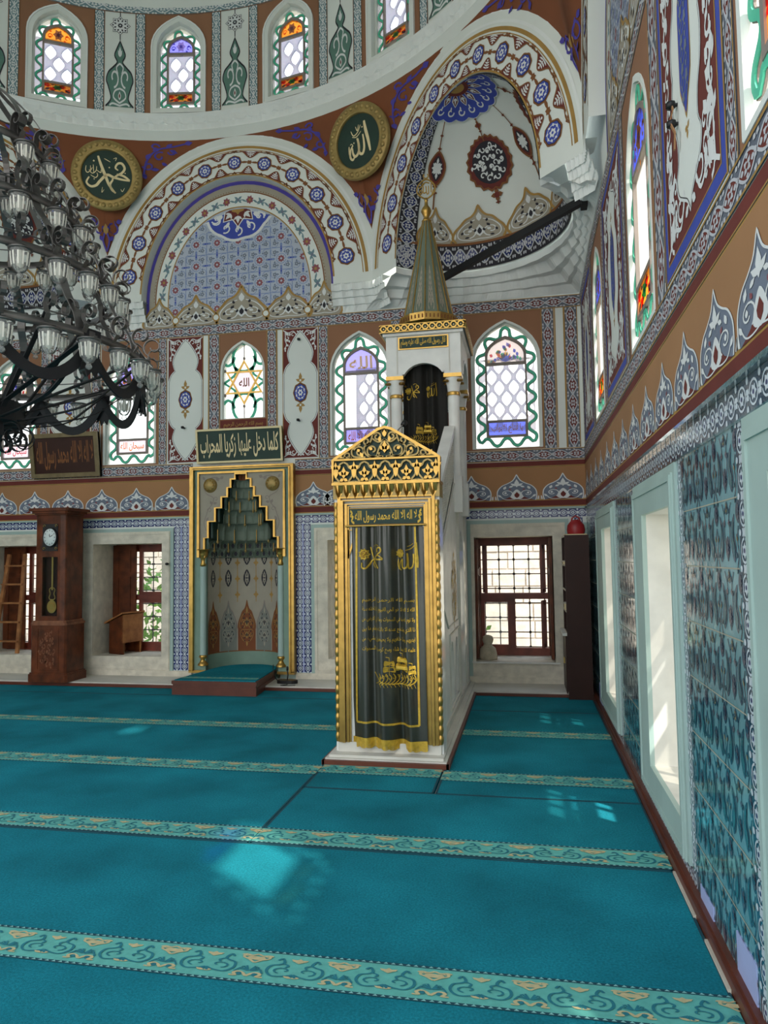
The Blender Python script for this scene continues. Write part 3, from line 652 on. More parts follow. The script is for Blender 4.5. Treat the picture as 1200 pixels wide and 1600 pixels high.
def build_arch(S, name, depth, med_n):
    O, U, N, hw = S; M = frame(S); d = arch_dims(hw); mb = MB(); n = 40
    I = [(d['ai'] * cos(pi * i / n), ZS + d['hi'] * sin(pi * i / n)) for i in range(n + 1)]
    E_ = []
    for i in range(n + 1):
        x_ = hw * cos(pi * i / n); E_.append((x_, ZS + d['he'] * sqrt(max(0, 1 - (x_ / d['ae']) ** 2)) if i not in (0, n) else ZS + d['he'] * sqrt(1 - (hw / d['ae']) ** 2)))
    rows = [[M(p[0], p[1], 0) for p in [(hw, ZS)] + E_ + [(-hw, ZS)]], [M(p[0], p[1], 0) for p in [I[0]] + I + [I[-1]]]]
    mb.grid(rows, 'plaster', False); mb.skirt(M, I, 'plaster', -depth, 0, closed=False, smooth=True)
    # painted ribbon: t along the arch (0..1), v across it (0 = inner line, 1 = outer line)
    ln = (pi * (3 * (d['ai'] + d['hi'] + .4) - sqrt((3 * d['ai'] + d['hi'] + .8) * (d['ai'] + 3 * d['hi'] + .8)))) / 2
    def T(t, v, h):
        a = d['ai'] + (d['ao'] - d['ai']) * v; b = d['hi'] + (d['ho'] - d['hi']) * v; an = pi * (.02 + .96 * t)
        return M(-a * cos(an), ZS + b * sin(an), h)
    g = [i / 60 for i in range(61)]
    for v0, v1, m_ in ((0, .05, 'gold_paint'), (.93, 1.02, 'gold_paint'), (1.1, 1.17, 'muqarnas'), (.86, .885, 'gold_paint')):
        mb.grid([[T(t, v0, .003) for t in g], [T(t, v1, .003) for t in g]], m_, False)
    c = 1 / med_n
    for i in range(med_n):
        t0 = (i + .5) * c
        MED.put(mb, T, t0, .45, .235 / ln, .5, 0, .003)
        for s_, y_ in ((1, .08), (-1, .85)): P = Pat(); P.flower(0, 0, .5, 3, BR, 1, None, 90); P.put(mb, T, t0, y_, .1 / ln, .13 * s_, 0, .003)
        if i < med_n - 1:
            t1 = t0 + c / 2
            KNOT.put(mb, T, t1, .45, c * .66, .5, 0, .003)
            CLEAF.put(mb, T, t1, .05, c * .62, .27, 0, .003); CLEAF.put(mb, T, t1, .85, c * .66, -.25, 0, .003)
            for s_ in (-1, 1):
                mb.band(T, smooth([(t1 + s_ * c * .24, .05 + .02), (t1 + s_ * c * .36, .1), (t1 + s_ * c * .5, .07)], 3), .018, BR, .005); mb.band(T, smooth([(t1 + s_ * c * .26, .83), (t1 + s_ * c * .38, .8), (t1 + s_ * c * .5, .84)], 3), .014, BR, .005)
    return struct(mb.build(name))
for S, nm, dp, mn in zip(SD, ('trim_11', 'trim_12', 'trim_13', 'trim_14'), (.12, .17, .05, .17), (11, 11, 11, 11)): build_arch(S, nm, dp, mn)
def tympanum(S, M, name, hs=0):
    """painted blind arch behind an arch face: M maps (u, z, h) on the wall plane, u measured from the arch centre"""
    d = arch_dims(S[3]); mb = MB(); ai, hi = d['ai'] + .02, d['hi'] + .02; n = 36
    def el(k, dz=0): return [((ai - k) * cos(pi * i / n), ZS + (hi - k * 1.1) * sin(pi * i / n) + dz) for i in range(n + 1)]
    def rg(k0, k1, m_, h): mb.grid([[M(p[0], p[1], h) for p in [(el(k0)[0][0], 4.85)] + el(k0) + [(el(k0)[-1][0], 4.85)]], [M(p[0], p[1], h) for p in [(el(k1)[0][0], 4.85)] + el(k1) + [(el(k1)[-1][0], 4.85)]]], m_, False)
    rg(0, .2, 'greytaupe', .002); rg(.03, .075, 'violet', .004); rg(.165, .18, BR, .004); rg(.18, .36, 'plaster', .003); rg(.355, .37, GP, .005)
    for i in range(100):
        t = pi * (i + .5) / 100; mb.poly(M, [((ai - .15) * cos(t) + .008 * cos(a), ZS + (hi - .165) * sin(t) + .008 * sin(a)) for a in (0, 1.57, 3.14, 4.71)], BR, .004)
    for i in range(21):
        t = i / 20; a = pi * t
        def T(u, v, h): return M((ai - .27 + v) * cos(pi * u), ZS + (hi - .297 + v) * sin(pi * u), h)
        P = Pat()
        if i % 2: P.flower(0, 0, .5, 7, 'tile_red', 1, GP)
        else: P.leafs('teal_grey', 1, (0, 0, .6, .3, 40), (0, 0, .6, .3, 140), (0, 0, .6, .3, -40), (0, 0, .6, .3, 220)); P.flower(0, 0, .22, 5, GB, 2)
        P.put(mb, T, .02 + t * .96, 0, .032, .13, 0, .003)
        if i < 20: mb.band(T, smooth([(.02 + t * .96, .02), (.035 + t * .96, -.03), (.05 + t * .96, .0), (.068 + t * .96, -.02)], 3), .012, 'teal_grey', .004)
    F = el(.37); F = [(F[0][0], 4.9)] + F + [(F[-1][0], 4.9)]
    mb.poly(M, F, 'pale_tile', .002)
    x0 = ai - .37; c = .31; nx = int(2 * x0 / c) + 2
    def inside(x_, z_): return abs(x_) < x0 and (z_ < ZS or (x_ / x0) ** 2 + ((z_ - ZS) / (hi - .41)) ** 2 < 1) and z_ < ZS + hi - .9 + .35 * abs(x_) ** 1.2 + .25
    for i in range(-nx // 2, nx // 2 + 1):
        for j in range(7):
            ux, uz = i * c - c / 2, 4.9 + j * c
            q = Pat()
            for pts, tr, m_, L in TYMP.q:
                if L == 1: continue
                cx = sum(p[0] for p in pts) / len(pts); cy = sum(p[1] for p in pts) / len(pts)
                if all(inside(ux + p[0] * c, uz + p[1] * c) for p in pts[::3]): q.q.append((pts, tr, m_, L))
            q.put(mb, M, ux, uz, c, c, 0, .002)
    # the painted flower under the crown of the arch
    zt = ZS + hi - .42; P = Pat(); rad = .58
    lobes = []
    for k in range(9):
        a0 = 180 + 20 * k; lobes += arc(.9 * cos(R(a0 + 10)), .9 * sin(R(a0 + 10)), .2, a0 - 70, a0 + 90, 5)
    def clipc(L): return [(x_, min(y_, .02 - .62 * abs(x_) ** 1.8)) for x_, y_ in L]
    for rr_, m_, L_ in ((1.08, W, 2), (1.0, BL, 3)):
        for q_ in range(28):
            A_ = [180 + 180 * (q_ + e_) / 28 for e_ in (0, 1)]; rs = [rr_ * (1 + .05 * abs(sin(R(a_) * 4.5))) for a_ in A_]
            P.q.append(([(0, 0)] + [(rs[i_] * cos(R(A_[i_])), rs[i_] * sin(R(A_[i_]))) for i_ in (0, 1)], [(0, 1, 2)], m_, L_))
    for k in range(7):
        a = 180 + 30 * k if k not in (0, 6) else (206 if k == 0 else 334); P.line(spiral(.78 * cos(R(a)), .78 * sin(R(a)), .16, .04, a, a + 330, 12), .045, W, 4); P.fill(leaf(.55 * cos(R(a)), .55 * sin(R(a)), .25, .12, a), W, 4)
    for k in range(3): a = 225 + 45 * k; P.fill(leaf(.1 * cos(R(a)), .1 * sin(R(a)), .58, .42, a), W, 5); P.fill(leaf(.1 * cos(R(a)), .1 * sin(R(a)), .54, .36, a), MR, 6); P.leafs(W, 7, (.3 * cos(R(a)), .3 * sin(R(a)), .26, .12, a), (.32 * cos(R(a)), .32 * sin(R(a)), .18, .08, a + 50), (.32 * cos(R(a)), .32 * sin(R(a)), .18, .08, a - 50))
    P.fill(arc(0, 0, .3, 0, -180, 10), MR, 7); P.fill(smooth([(-.14, 0), (-.2, -.15), (-.06, -.2), (0, -.28), (.06, -.2), (.2, -.15), (.14, 0)], 2), GP, 8)
    MC_ = lambda u, z, h: M(u, min(z, ZS + (hi - .43) * sqrt(max(0, 1 - (u / (x0 - .01)) ** 2))), h)
    P.put(mb, MC_, 0, zt + .03, .46, .44, 0, .004)
    # scalloped painted cresting along the foot
    for cx, sx, hh in ((-1.17, .5, .42), (-.62, .66, .42), (.05, .78, .5), (.72, .66, .42), (1.22, .5, .46)): ARAB.put(mb, M, cx - sx / 2, 4.85, sx, hh, 0, .006); mb.poly(M, rect(cx - sx / 2, cx + sx / 2, 4.845, 4.87), 'greytaupe', .007)
    for cx in (-.92, -.32, .4, .99): mb.poly(M, arc(cx, 4.93, .055, 0, 345, 12), GP, .012); mb.poly(M, arc(cx, 4.93, .038, 0, 345, 12), 'plaster', .014)
    return mb.build(name)
OB = SD[1][0]; struct(tympanum(SD[1], lambda u, z, h: (OB.x + u, YB - h, z), 'trim_21'))
OR_ = SD[3][0]; struct(tympanum(SD[3], lambda u, z, h: (XR - h, OR_.y - u, z), 'trim_22'))
# pendentives between the arches, painted rust brown
def pend(SA, SB, name):
    mb = MB(); cols = []; base = Vector((DC.x, DC.y))
    for S, fr in ((SA, [i / 14 for i in range(15)]), (SB, [1 - i / 14 for i in range(15)])):
        O, U, N, hw = S; d = arch_dims(hw); M = frame(S)
        s_ = 1 if S is SA else -1
        for f in fr:
            x_ = s_ * hw * f; z_ = ZS + d['he'] * sqrt(max(0, 1 - (x_ / d['ae']) ** 2)); cols.append((Vector(M(x_, z_, 0)), f))
    rows = [[] for _ in range(9)]
    for p, f in cols:
        v = Vector((p.x, p.y)) - base; r0 = v.length; dr = v / r0
        for k in range(9):
            t = k / 8; r_ = r0 + (RR - r0) * (1 - (1 - t) ** 1.5); z_ = p.z + (ZR - p.z) * t
            rows[k].append((base.x + dr.x * r_, base.y + dr.y * r_, z_))
    mb.grid(rows, 'rust', True)
    # white margins along both arches
    def at(i, t):
        k = min(7, int(t * 8)); q = t * 8 - k; a, b = Vector(rows[k][i]), Vector(rows[k + 1][i]); return a + (b - a) * q
    ins = lambda p: Vector((DC.x, DC.y, p.z - .25)) - p
    # blue painted scrolls
    vx = cols[14][0]; ang = atan2(vx.y - base.y, vx.x - base.x)
    def PM(u, z, h):
        a = ang - u / 4.7
        best = min(range(len(cols)), key=lambda i: abs(((atan2(rows[4][i][1] - base.y, rows[4][i][0] - base.x) - a + pi) % (2 * pi)) - pi))
        # interpolate between neighbouring columns
        def colpt(i):
            zz0, zz1 = rows[0][i][2], ZR; t = max(0, min(1, (z - zz0) / max(.02, zz1 - zz0))); return at(i, t)
        p = colpt(best); d_ = Vector((cos(a), sin(a))); r_ = hypot(p.x - base.x, p.y - base.y) - h - .006
        return (base.x + d_.x * r_, base.y + d_.y * r_, z)
    P = Pat(); B_ = 'violet'
    for sg in (-1, 1):
        g = lambda L: [(sg * x_, y_) for x_, y_ in L]
        P.line(g(smooth([(.55, -.2), (.62, .1), (.78, .3), (1.0, .36), (1.2, .42)], 5)), .03, B_, 1)
        for cx, cy, r_, a in ((.62, -.02, .09, 200), (.8, .16, .1, 60), (.74, .36, .07, 0), (.98, .26, .06, 180)): P.line(g(spiral(cx, cy, r_, .02, a, a + 320, 12)), .028, B_, 1)
        for l in ((.6, .1, .14, .09, 60), (.7, .28, .13, .08, 20), (.9, .34, .13, .08, 40), (.95, .3, .13, .08, -30), (1.18, .42, .12, .1, 10), (.55, -.18, .12, .08, -80), (.66, -.1, .12, .07, 10), (.82, .05, .1, .07, -40)): P.fill(g(leaf(*l)), B_, 1)
    for sg in (-1, 1):
        g = lambda L: [(sg * x_, y_) for x_, y_ in L]
        P.line(g(spiral(.1, -.72, .1, .03, 90, -200, 10)), .028, B_, 1); P.line(g(smooth([(0, -1.05), (.05, -.9), (.02, -.75), (.14, -.6)], 4)), .026, B_, 1); P.fill(g(leaf(.16, -.62, .1, .07, 20)), B_, 1); P.fill(g(leaf(.06, -.9, .1, .06, 60)), B_, 1)
    P.fill(leaf(0, -.82, .16, .1, 90), GP, 1)
    Q = Pat(); Q.add(P, lambda x_, y_: (x_ * .95, y_ * .6 + .2) if y_ > -.4 else (x_ * .8, y_ * .9)); Q.put(mb, PM, 0, 6.9, 1, 1, 0, .002)
    return struct(mb.build(name)), PM, ang
p1 = pend(SD[0], SD[1], 'trim_31'); p2 = pend(SD[1], SD[2], 'trim_32'); p3 = pend(SD[2], SD[3], 'trim_33')

# corner half-dome behind the diagonal arch
def corner_vault(S, name, flip=False):
    O, U, N, hw = S; M = frame(S); d = arch_dims(hw); A, Hh = d['ai'], d['hi']; mb = MB()
    def SH(p, e_, h):
        """p = 0..1 round the plan (one springing to the other), e_ = 0..1 up from the springing"""
        a = pi * p; b = e_ * pi / 2; r_ = (A - h) * cos(b) if e_ >= 0 else A - h; z_ = ZS + (Hh - h) * sin(b) if e_ >= 0 else ZS + e_ * Hh * pi / 2
        u_ = -r_ * cos(a); n_ = -r_ * sin(a) * .985
        return (O.x + U.x * u_ + N.x * n_, O.y + U.y * u_ + N.y * n_, z_)
    mb.grid([[SH(p / 48, e_ / 20, 0) for p in range(49)] for e_ in range(21)], 'plaster', True)
    # interlace border round the foot and up both edges
    def SB(u, v, h): return SH(u, v, h + .012)
    mb.grid([[SB(p / 40, v, 0) for p in range(41)] for v in (.005, .03, .055, .08, .105, .13)], 'ink', False)
    n_ = 24; RK = rumi('navy_tile')
    for i in range(n_): RK.put(mb, SB, i / n_, .015, 1 / n_, .105, 0, .001, .002, .03)
    mb.grid([[SB(p / 40, v, .002) for p in range(41)] for v in (.125, .14)], BR, False)
    for q in (0, 1):
        def SE(u, v, h): return SH((v if not q else 1 - v), u, h + .012)
        mb.grid([[SE(u / 20, v, 0) for u in range(19)] for v in (.0, .025, .05, .075)], 'ink', False)
        for i in range(15): RK.put(mb, SE, i / 17, .004, 1 / 17, .066, 0, .001, .002, .03)
    cz = [(.2, .15), (.35, .15), (.5, .2), (.65, .2), (.8, .15)]
    for cx, w_ in ((.14, .13), (.3, .19), (.5, .2), (.7, .19), (.86, .13)): ARAB.put(mb, SB, cx - w_ / 2, .14, w_, .17, 0, .001, .002, .03)
    for cx in (.205, .4, .6, .795): mb.poly(SB, [(cx + .012 * cos(R(a)), .17 + .022 * sin(R(a))) for a in range(0, 360, 30)], 'plaster', .006)
    # pendant chains
    MEDR = Pat(); o_ = [(.5 * cos(a) * (1 + .09 * (i % 2)), .5 * sin(a) * (1 + .09 * (i % 2))) for i, a in enumerate([2 * pi * k / 40 for k in range(40)])]
    MEDR.fill(o_, 'maroon', 1); MEDR.line([(x_ * .96, y_ * .96) for x_, y_ in o_], .04, BR, 2, closed=True); MEDR.ell(0, 0, .4, .4, IK, 2, 24)
    sf = scroll_fill(IK, W, 26, 3, .03); MEDR.add(sf, lambda x_, y_: ((x_ - .5) * .84, (y_ - .5) * .84), 0)
    CR = Pat(); CR.flower(0, 0, .5, 4, BR, 1, None, 0); CR.ell(0, 0, .22, .22, MR, 2, 8)
    ALM = Pat(); al = smooth([(0, .5), (.2, .3), (.3, .05), (.22, -.25), (0, -.5), (-.22, -.25), (-.3, .05), (-.2, .3)], 3, True)
    ALM.fill(al, MR, 1); ALM.line(al, .06, BR, 2, closed=True); ALM.fill([(x_ * .7, y_ * .75) for x_, y_ in al], IK, 2); ALM.flower(0, 0, .2, 6, W, 3); ALM.leafs(W, 3, (0, .12, .2, .1, 90), (0, -.12, .2, .1, 270), (.05, .05, .15, .1, 40), (-.05, .05, .15, .1, 140), (.05, -.05, .15, .1, -40), (-.05, -.05, .15, .1, 220))
    for cx, kind in ((.13, 0), (.38, 1), (.58, 0), (.8, 1)):
        vs = [.3, .36, .42, .5, .58, .66, .74, .8]
        mb.band(SB, [(cx, v_) for v_ in vs], .006, BR, .002)
        if kind:
            MEDR.put(mb, SB, cx, .5, .21, .27, 0, .002, .002, .03)
            for v_ in (.335, .7): CR.put(mb, SB, cx, v_, .05, .07, 0, .004, .002, .03)
            for v_ in (.3, .365, .665, .74): CR.put(mb, SB, cx, v_, .022, .022, 0, .004, .002, .03)
        else:
            ALM.put(mb, SB, cx, .5, .13, .17, 0, .002, .002, .03)
            for v_ in (.38, .41, .6, .67): CR.put(mb, SB, cx, v_, .024, .03, 0, .004, .002, .03)
    # painted half flower under the crown
    def SA(u, v, h):
        r_ = v
        return SH(u, 1 - r_, h + .02)
    for v_, m_, hh in ((.24, W, 0), (.235, BL, .002)):
        L = [(p / 54, v_ * (1 + .07 * abs(sin(p / 54 * 9 * pi)))) for p in range(55)]
        mb.grid([[SA(u, .008 + (v - .008) * q_ / 8, hh) for u, v in L] for q_ in range(9)], m_, False)
    for k in range(9):
        P = Pat(); P.line(spiral(0, 0, .5, .1, 0, 330, 12), .16, W, 1); P.fill(leaf(0, -.6, .5, .25, 90), W, 1); P.put(mb, SA, (k + .5) / 9, .19, .075, .06, 0, .004, .002, .03)
        P = Pat(); P.fill(leaf(0, 0, 1, .9, 90), W, 1); P.fill(leaf(0, .05, .86, .7, 90), MR, 2); P.leafs(W, 3, (0, .3, .5, .2, 90), (0, .3, .35, .16, 40), (0, .3, .35, .16, 140))
        if k < 7: P.put(mb, SA, (k + .5) / 7, .06, .14, .1, 0, .005, .002, .03)
    mb.grid([[SA(p / 24, .005, .01) for p in range(25)], [SA(p / 24, .075, .01) for p in range(25)]], MR, False); mb.grid([[SA(p / 24, .004, .013) for p in range(25)], [SA(p / 24, .05, .013) for p in range(25)]], GP, False)
    struct(mb.build(name))
    # white stalactite cornice carrying the vault: loft from the square corner to the half circle, in scalloped tiers
    mb = MB(); n = 120; rows = []; corner = Vector((XR - .01, YB - .01)) if not flip else Vector((-8.27, YB - .01))
    tiers = [(4.86, .0), (4.93, .22), (4.935, .34), (5.02, .5), (5.025, .68), (5.12, .85), (5.125, 1.0), (5.2, 1.0), (5.205, .97)]
    P0, P1 = O - U * hw, O + U * hw
    for z_, f in tiers:
        row = []
        for i in range(n + 1):
            a = pi * i / n; dirv = -U * cos(a) - N * sin(a)
            ci = O + dirv * A
            t = 9
            for (px, nx) in ((corner.x, dirv.x), (corner.y, dirv.y)):
                if abs(nx) > 1e-6:
                    q = (px - (O.x if px == corner.x and nx == dirv.x else O.y)) / nx
                    if q > 0: t = min(t, q)
            tx = (corner.x - O.x) / dirv.x if dirv.x * (corner.x - O.x) > 1e-6 else 9; ty = (corner.y - O.y) / dirv.y if dirv.y > 1e-6 else 9
            sq = O + dirv * min(tx, ty, 3.2)
            p = sq + (ci - sq) * f; sc_ = .035 * abs(sin(a * 17)) * (1 if f < 1 else .3) * (1 if f > 0 else 0)
            p = p + dirv * sc_
            row.append((p.x, p.y, z_ + (.02 * abs(sin(a * 17)) if 0 < f < 1 else 0)))
        rows.append(row)
    mb.grid(rows, 'muqarnas', False)
    struct(mb.build('trim_4' + ('2' if flip else '1')))
corner_vault(SD[2], 'ceiling_corner'); corner_vault(SD[0], 'ceiling_corner_far', True)
# stalactite corbels under the feet of the arches
def corbel(i, name):
    v = Vector((V[i][0], V[i][1])); mb = MB(); a, b = SD[i - 1], SD[i]
    la, lb = ((.24, .56) if i == 1 else (.56, .22)) if i != 3 else (.2, .2)
    pts = [v - a[1] * la, v, v + b[1] * lb]
    def path(s_): 
        if s_ < .5: return pts[0] + (pts[1] - pts[0]) * (s_ * 2)
        return pts[1] + (pts[2] - pts[1]) * (s_ * 2 - 1)
    rows = []
    for z_, f in ((4.86, 1.0), (4.93, .8), (4.932, .62), (5.02, .5), (5.022, .3), (5.11, .18), (5.112, 0), (5.21, -.04), (5.21, 1.0)):
        row = []
        for k in range(33):
            s_ = k / 32; p = path(s_); NN = (a[2] * (1 - s_) + b[2] * s_).normalized(); sc_ = (.03 if i != 3 else .01) * abs(sin(s_ * pi * 8))
            dd = .13 if i != 3 else .1
            q = p - NN * (f * dd + (sc_ if f < .95 else 0))
            row.append((q.x, q.y, z_ + (.015 * abs(sin(s_ * pi * 8)) if 0 < f < 1 else 0)))
        rows.append(row)
    mb.grid(rows, 'muqarnas', False)
    if i in (1, 2): struct(mb.build(name))
    else: struct(mb.build(name))
for i, n_ in ((1, 'trim_51'), (2, 'trim_52'), (3, 'trim_53')): corbel(i, n_)
# dome drum
def MD(th0):
    """map on the drum: u metres to the right of bearing th0, v height, h towards the middle"""
    return lambda u, v, h: (DC.x + (RR + .02 - h) * cos(R(th0) - u / RR), DC.y + (RR + .02 - h) * sin(R(th0) - u / RR), v)
mb = MB()
mb.lathe([(4.62, 7.38), (4.6, 7.4), (4.6, 7.53), (4.585, 7.54)], 'plaster', DC, 120)
rows = []
for z_, r0, amp in ((7.54, 4.60, .0), (7.55, 4.585, .02), (7.62, 4.575, .03), (7.64, 4.57, .03), (7.70, 4.56, .02), (7.74, 4.55, .0), (7.765, 4.55, 0), (7.77, 4.62, 0)):
    rows.append([(DC.x + (r0 + amp * (abs(((k / 3 + (.5 if z_ > 7.63 else 0)) % 1) - .5) * 2)) * cos(2 * pi * k / 432), DC.y + (r0 + amp * (abs(((k / 3 + (.5 if z_ > 7.63 else 0)) % 1) - .5) * 2)) * sin(2 * pi * k / 432), z_ + (.02 * (k % 3 == 0) if 7.55 < z_ < 7.72 else 0)) for k in range(432)])
mb.grid(rows, 'muqarnas', False, True)
struct(mb.build('trim_61'))
mb = MB(); mb.sub = .16; S20 = R(20) * RR
DW = dict(w_=.62, z0=7.87, zs=8.74, zt=9.13)
for k in range(18):
    th = 120 - 20 * k; M = MD(th); vis = k in (0, 1, 2, 3, 4, 17, 16)
    hole = arch_pts(**DW); o_ = arch_pts(w_=.75, z0=7.8, zs=8.76, zt=9.2)
    if vis:
        x_ = [-S20 / 2 + S20 * i / 12 for i in range(13)]
        outer = [(a, 7.765) for a in x_] + [(a, 9.34) for a in x_[::-1]]
        mb.poly(M, outer, 'plaster', 0, holes=[hole]); mb.skirt(M, hole, 'plaster', -.22, 0)
        xs = [-.47 + .94 * i / 8 for i in range(9)]
        mb.poly(M, [(a, 7.79) for a in xs] + [(a, 9.24) for a in xs[::-1]], 'ochre_dark', .002, holes=[o_]); mb.slab(M, o_, 'plaster', 0, .02, holes=[[(a * .995, b * 1.0002) for a, b in hole]]); mb.band(M, o_ , .02, 'muqarnas', .03, h0=.0, closed=True)
        for a in (-.6, .46): rumi_band(mb, M, a, a + .14, 7.775, 9.24, vert=True, P=RUMI_TEAL, bg='teal_grey', line=BR)
        rumi_band(mb, M, -S20 / 2, S20 / 2, 9.24, 9.42, P=RUMI_TEAL, bg='teal_grey', line=BR)
        MS = shift(M, S20 / 2)
        SPIRE.put(mb, MS, -.22, 7.87, .44, .95, 0, .002); STAR8.put(mb, MS, 0, 9.05, .27, .27, 0, .002); mb.band(MS, [(0, 8.85), (0, 8.92)], .012, IK, .003); mb.band(MS, [(0, 9.18), (0, 9.24)], .012, IK, .003)
        for sg in (-1, 1): mb.band(MS, smooth([(sg * .2, 7.88), (sg * .25, 7.84), (sg * .29, 7.78)], 3), .01, IK, .003)
    else:
        mb.grid([[M(-S20 / 2 + S20 * i / 6, z_, 0) for i in range(7)] for z_ in (7.765, 9.34)], 'plaster', True)
    # outer face of the drum stays open only at its windows
mb.lathe([(RR + .02, 9.34), (4.5, 9.9), (4.2, 10.7), (3.6, 11.6), (2.6, 12.4), (1.2, 12.9), (0.01, 13)], 'plaster', DC, 64)
ceiling = struct(mb.build('ceiling'))
# ---------------------------------------------------------------- coloured upper windows
def win_root(n, M, k):
    o = empty('window_%d' % n, M(0, k['z0'], 0)); o['kind'] = 'structure'
    bpy.context.view_layer.update(); return o
def kid(mb, name, root):
    L = Vector(root.location); mb.v = [(p[0] - L.x, p[1] - L.y, p[2] - L.z) for p in mb.v] if root.rotation_euler.z == 0 else mb.v
    return mb.build(name, root)
def inset(k, d): return dict(w_=k['w_'] - 2 * d, z0=k['z0'] + d, zs=k['zs'], zt=k['zt'] - d * 1.05)
def resample(L, n):
    L = list(L) + [L[0]]; ds = [0]
    for a, b in zip(L, L[1:]): ds.append(ds[-1] + hypot(b[0] - a[0], b[1] - a[1]))
    o = []; j = 0
    for i in range(n):
        s = ds[-1] * i / n
        while ds[j + 1] < s: j += 1
        t = (s - ds[j]) / max(1e-9, ds[j + 1] - ds[j]); o.append((L[j][0] + (L[j + 1][0] - L[j][0]) * t, L[j][1] + (L[j + 1][1] - L[j][1]) * t))
    return o
def wavy(k, d, amp, nw):
    L = resample(arch_pts(**inset(k, d)), nw * 12); n = len(L); o = []
    for i in range(n):
        p, q = L[i - 2], L[(i + 2) % n]; dx, dy = q[0] - p[0], q[1] - p[1]; l = hypot(dx, dy); s = sin(2 * pi * i / 12); s = (abs(s) ** .7) * (1 if s > 0 else -1)
        o.append((L[i][0] - dy / l * amp * s, L[i][1] + dx / l * amp * s))
    return o
def ogive(cx, cy, a, b): return [(cx + x_ * a, cy + y_ * b) for x_, y_ in ((0, 1), (.45, .72), (.85, .35), (1, 0), (.85, -.35), (.45, -.72), (0, -1), (-.45, -.72), (-.85, -.35), (-1, 0), (-.85, .35), (-.45, .72))]
def upper_window(n, M, k, top='flowers', low='text', txt='الله', grille=True, wave='backlit_teal', tint=('violet', 'amber', 'red'), dep=.09, half_grille=False, low_txt='سبحان الله', nw=15, low_tint=None):
    r = win_root(n, M, k); w_ = k['w_']; D = -dep
    mb = MB(); o = arch_pts(**k); i_ = arch_pts(**inset(k, .028)); mb.slab(M, o, 'plaster', D - .03, D + .035, holes=[i_]); kid(mb, 'frame', r)
    c = w_ * .31; H = k['zt'] - k['z0']; kb = dict(w_=2 * c, z0=k['z0'] + .1 * H, zs=k['z0'] + .745 * H, zt=k['z0'] + .895 * H); ib = arch_pts(**kb)
    mb = MB(); mb.poly(M, i_, 'glass_white', D, holes=[ib]); kid(mb, 'border_pane', r)
    mb = MB(); wv = wavy(k, .085 * w_ / .78 + .012, .045 * w_ / .78, nw); mb.band(M, wv, .03 * w_ / .78, wave, D + .016, h0=D - .012, closed=True)
    mb.band(M, wv, .04 * w_ / .78, 'lead', D + .008, h0=D - .008, closed=True); kid(mb, 'wavy_lattice', r)
    z_a, z_b = k['z0'] + .235 * H, k['z0'] + .665 * H; cc = c - .022
    # upper picture
    mb = MB(); zc, zt_ = z_b + .035, kb['zt'] - .04; zs_ = kb['zs'] - .01
    head = arch_pts(w_=2 * cc - .02, z0=zc, zs=zs_, zt=zt_); T_ = D + .021
    mb.poly(M, head, 'glass_' + tint[0] if top != 'flowers' else 'glass_smoke', T_ - .012)
    za, zb_ = kb['z0'] + .03, z_a - .03; foot = rect(-cc + .01, cc - .01, za, zb_)
    fr = MB(); fr.slab(M, ib, 'lead', D - .015, D + .02, holes=[rect(-cc, cc, z_a, z_b), head, foot]); kid(fr, 'inner_frame', r); T_ -= .01
    P = Pat(); hh = zt_ - zc
    if top == 'flowers':
        cols = ['glass_red', 'glass_amber', 'glass_blue', 'glass_yellow', 'glass_violet', 'glass_green']
        rnd = random.Random(n); 
        for j in range(70):
            x_ = -1 + 2 * rnd.random(); y_ = rnd.random()
            if y_ > 1 - abs(x_) ** 2 * .8 - .1: continue
            P.fill(leaf(x_ * .82, y_ * .8, .2, .17, 90 - x_ * 80 + 40 * (j % 3)), cols[j % 6], 1)
        for a in range(-60, 61, 24): P.fill(leaf(0, .02, .45, .12, 90 + a), ('glass_blue', 'glass_green', 'glass_yellow')[a % 3], 1)
        P.put(mb, M, 0, zc, cc, hh, 0, T_)
    elif top == 'rosette':
        P.flower(0, .45, .4, 6, 'glass_' + tint[2], 2, 'glass_violet')
        for a in range(9): P.fill(leaf(.5 * cos(a * .7), .45 + .45 * sin(a * .7), .26, .16, a * 40), 'glass_' + tint[1], 1)
        for s_ in (-1, 1):
            P.line(spiral(s_ * .62, .3, .2, .05, 0, 300, 10), .07, 'glass_' + tint[1], 1)
        P.put(mb, M, 0, zc, cc, hh, 0, T_)
    else:
        text_pat(txt, 'glass_' + tint[1], 1, .02).put(mb, M, -cc * .72, zc + hh * .12, cc * 1.44, hh * .58, 0, T_)
        mb.poly(M, rect(-cc + .02, cc - .02, zc + .005, zc + .02), 'lead', T_ + .002)
    kid(mb, 'head_pane', r)
    mb = MB(); T_ = D + .011
    mb.poly(M, rect(-cc + .01, cc - .01, za, zb_), 'glass_' + ((low_tint or tint[0]) if low == 'text' else 'amber'), T_)
    if low == 'text':
        text_pat(low_txt, 'glass_' + tint[2], 1, .02).put(mb, M, -cc * .82, za + .1 * (zb_ - za), cc * 1.64, (zb_ - za) * .78, 0, T_)
    else:
        P = Pat()
        for j, x_ in enumerate((-.75, -.35, .35, .75)): P.flower(x_, .5 + .2 * (-1) ** j, .3, 5, 'glass_red', 1, 'glass_yellow')
        P.flower(0, .55, .4, 6, 'glass_cyan' if tint[0] != 'violet2' else 'glass_red', 1, 'glass_blue'); P.leafs('glass_blue', 1, (-.9, .1, .5, .3, 40), (.9, .1, .5, .3, 140), (-.2, .1, .3, .2, 180), (.2, .1, .3, .2, 0), (-.5, .9, .3, .2, -20), (.5, .9, .3, .2, 200))
        P.put(mb, M, 0, za, cc, zb_ - za, 0, T_)
    kid(mb, 'foot_pane', r)
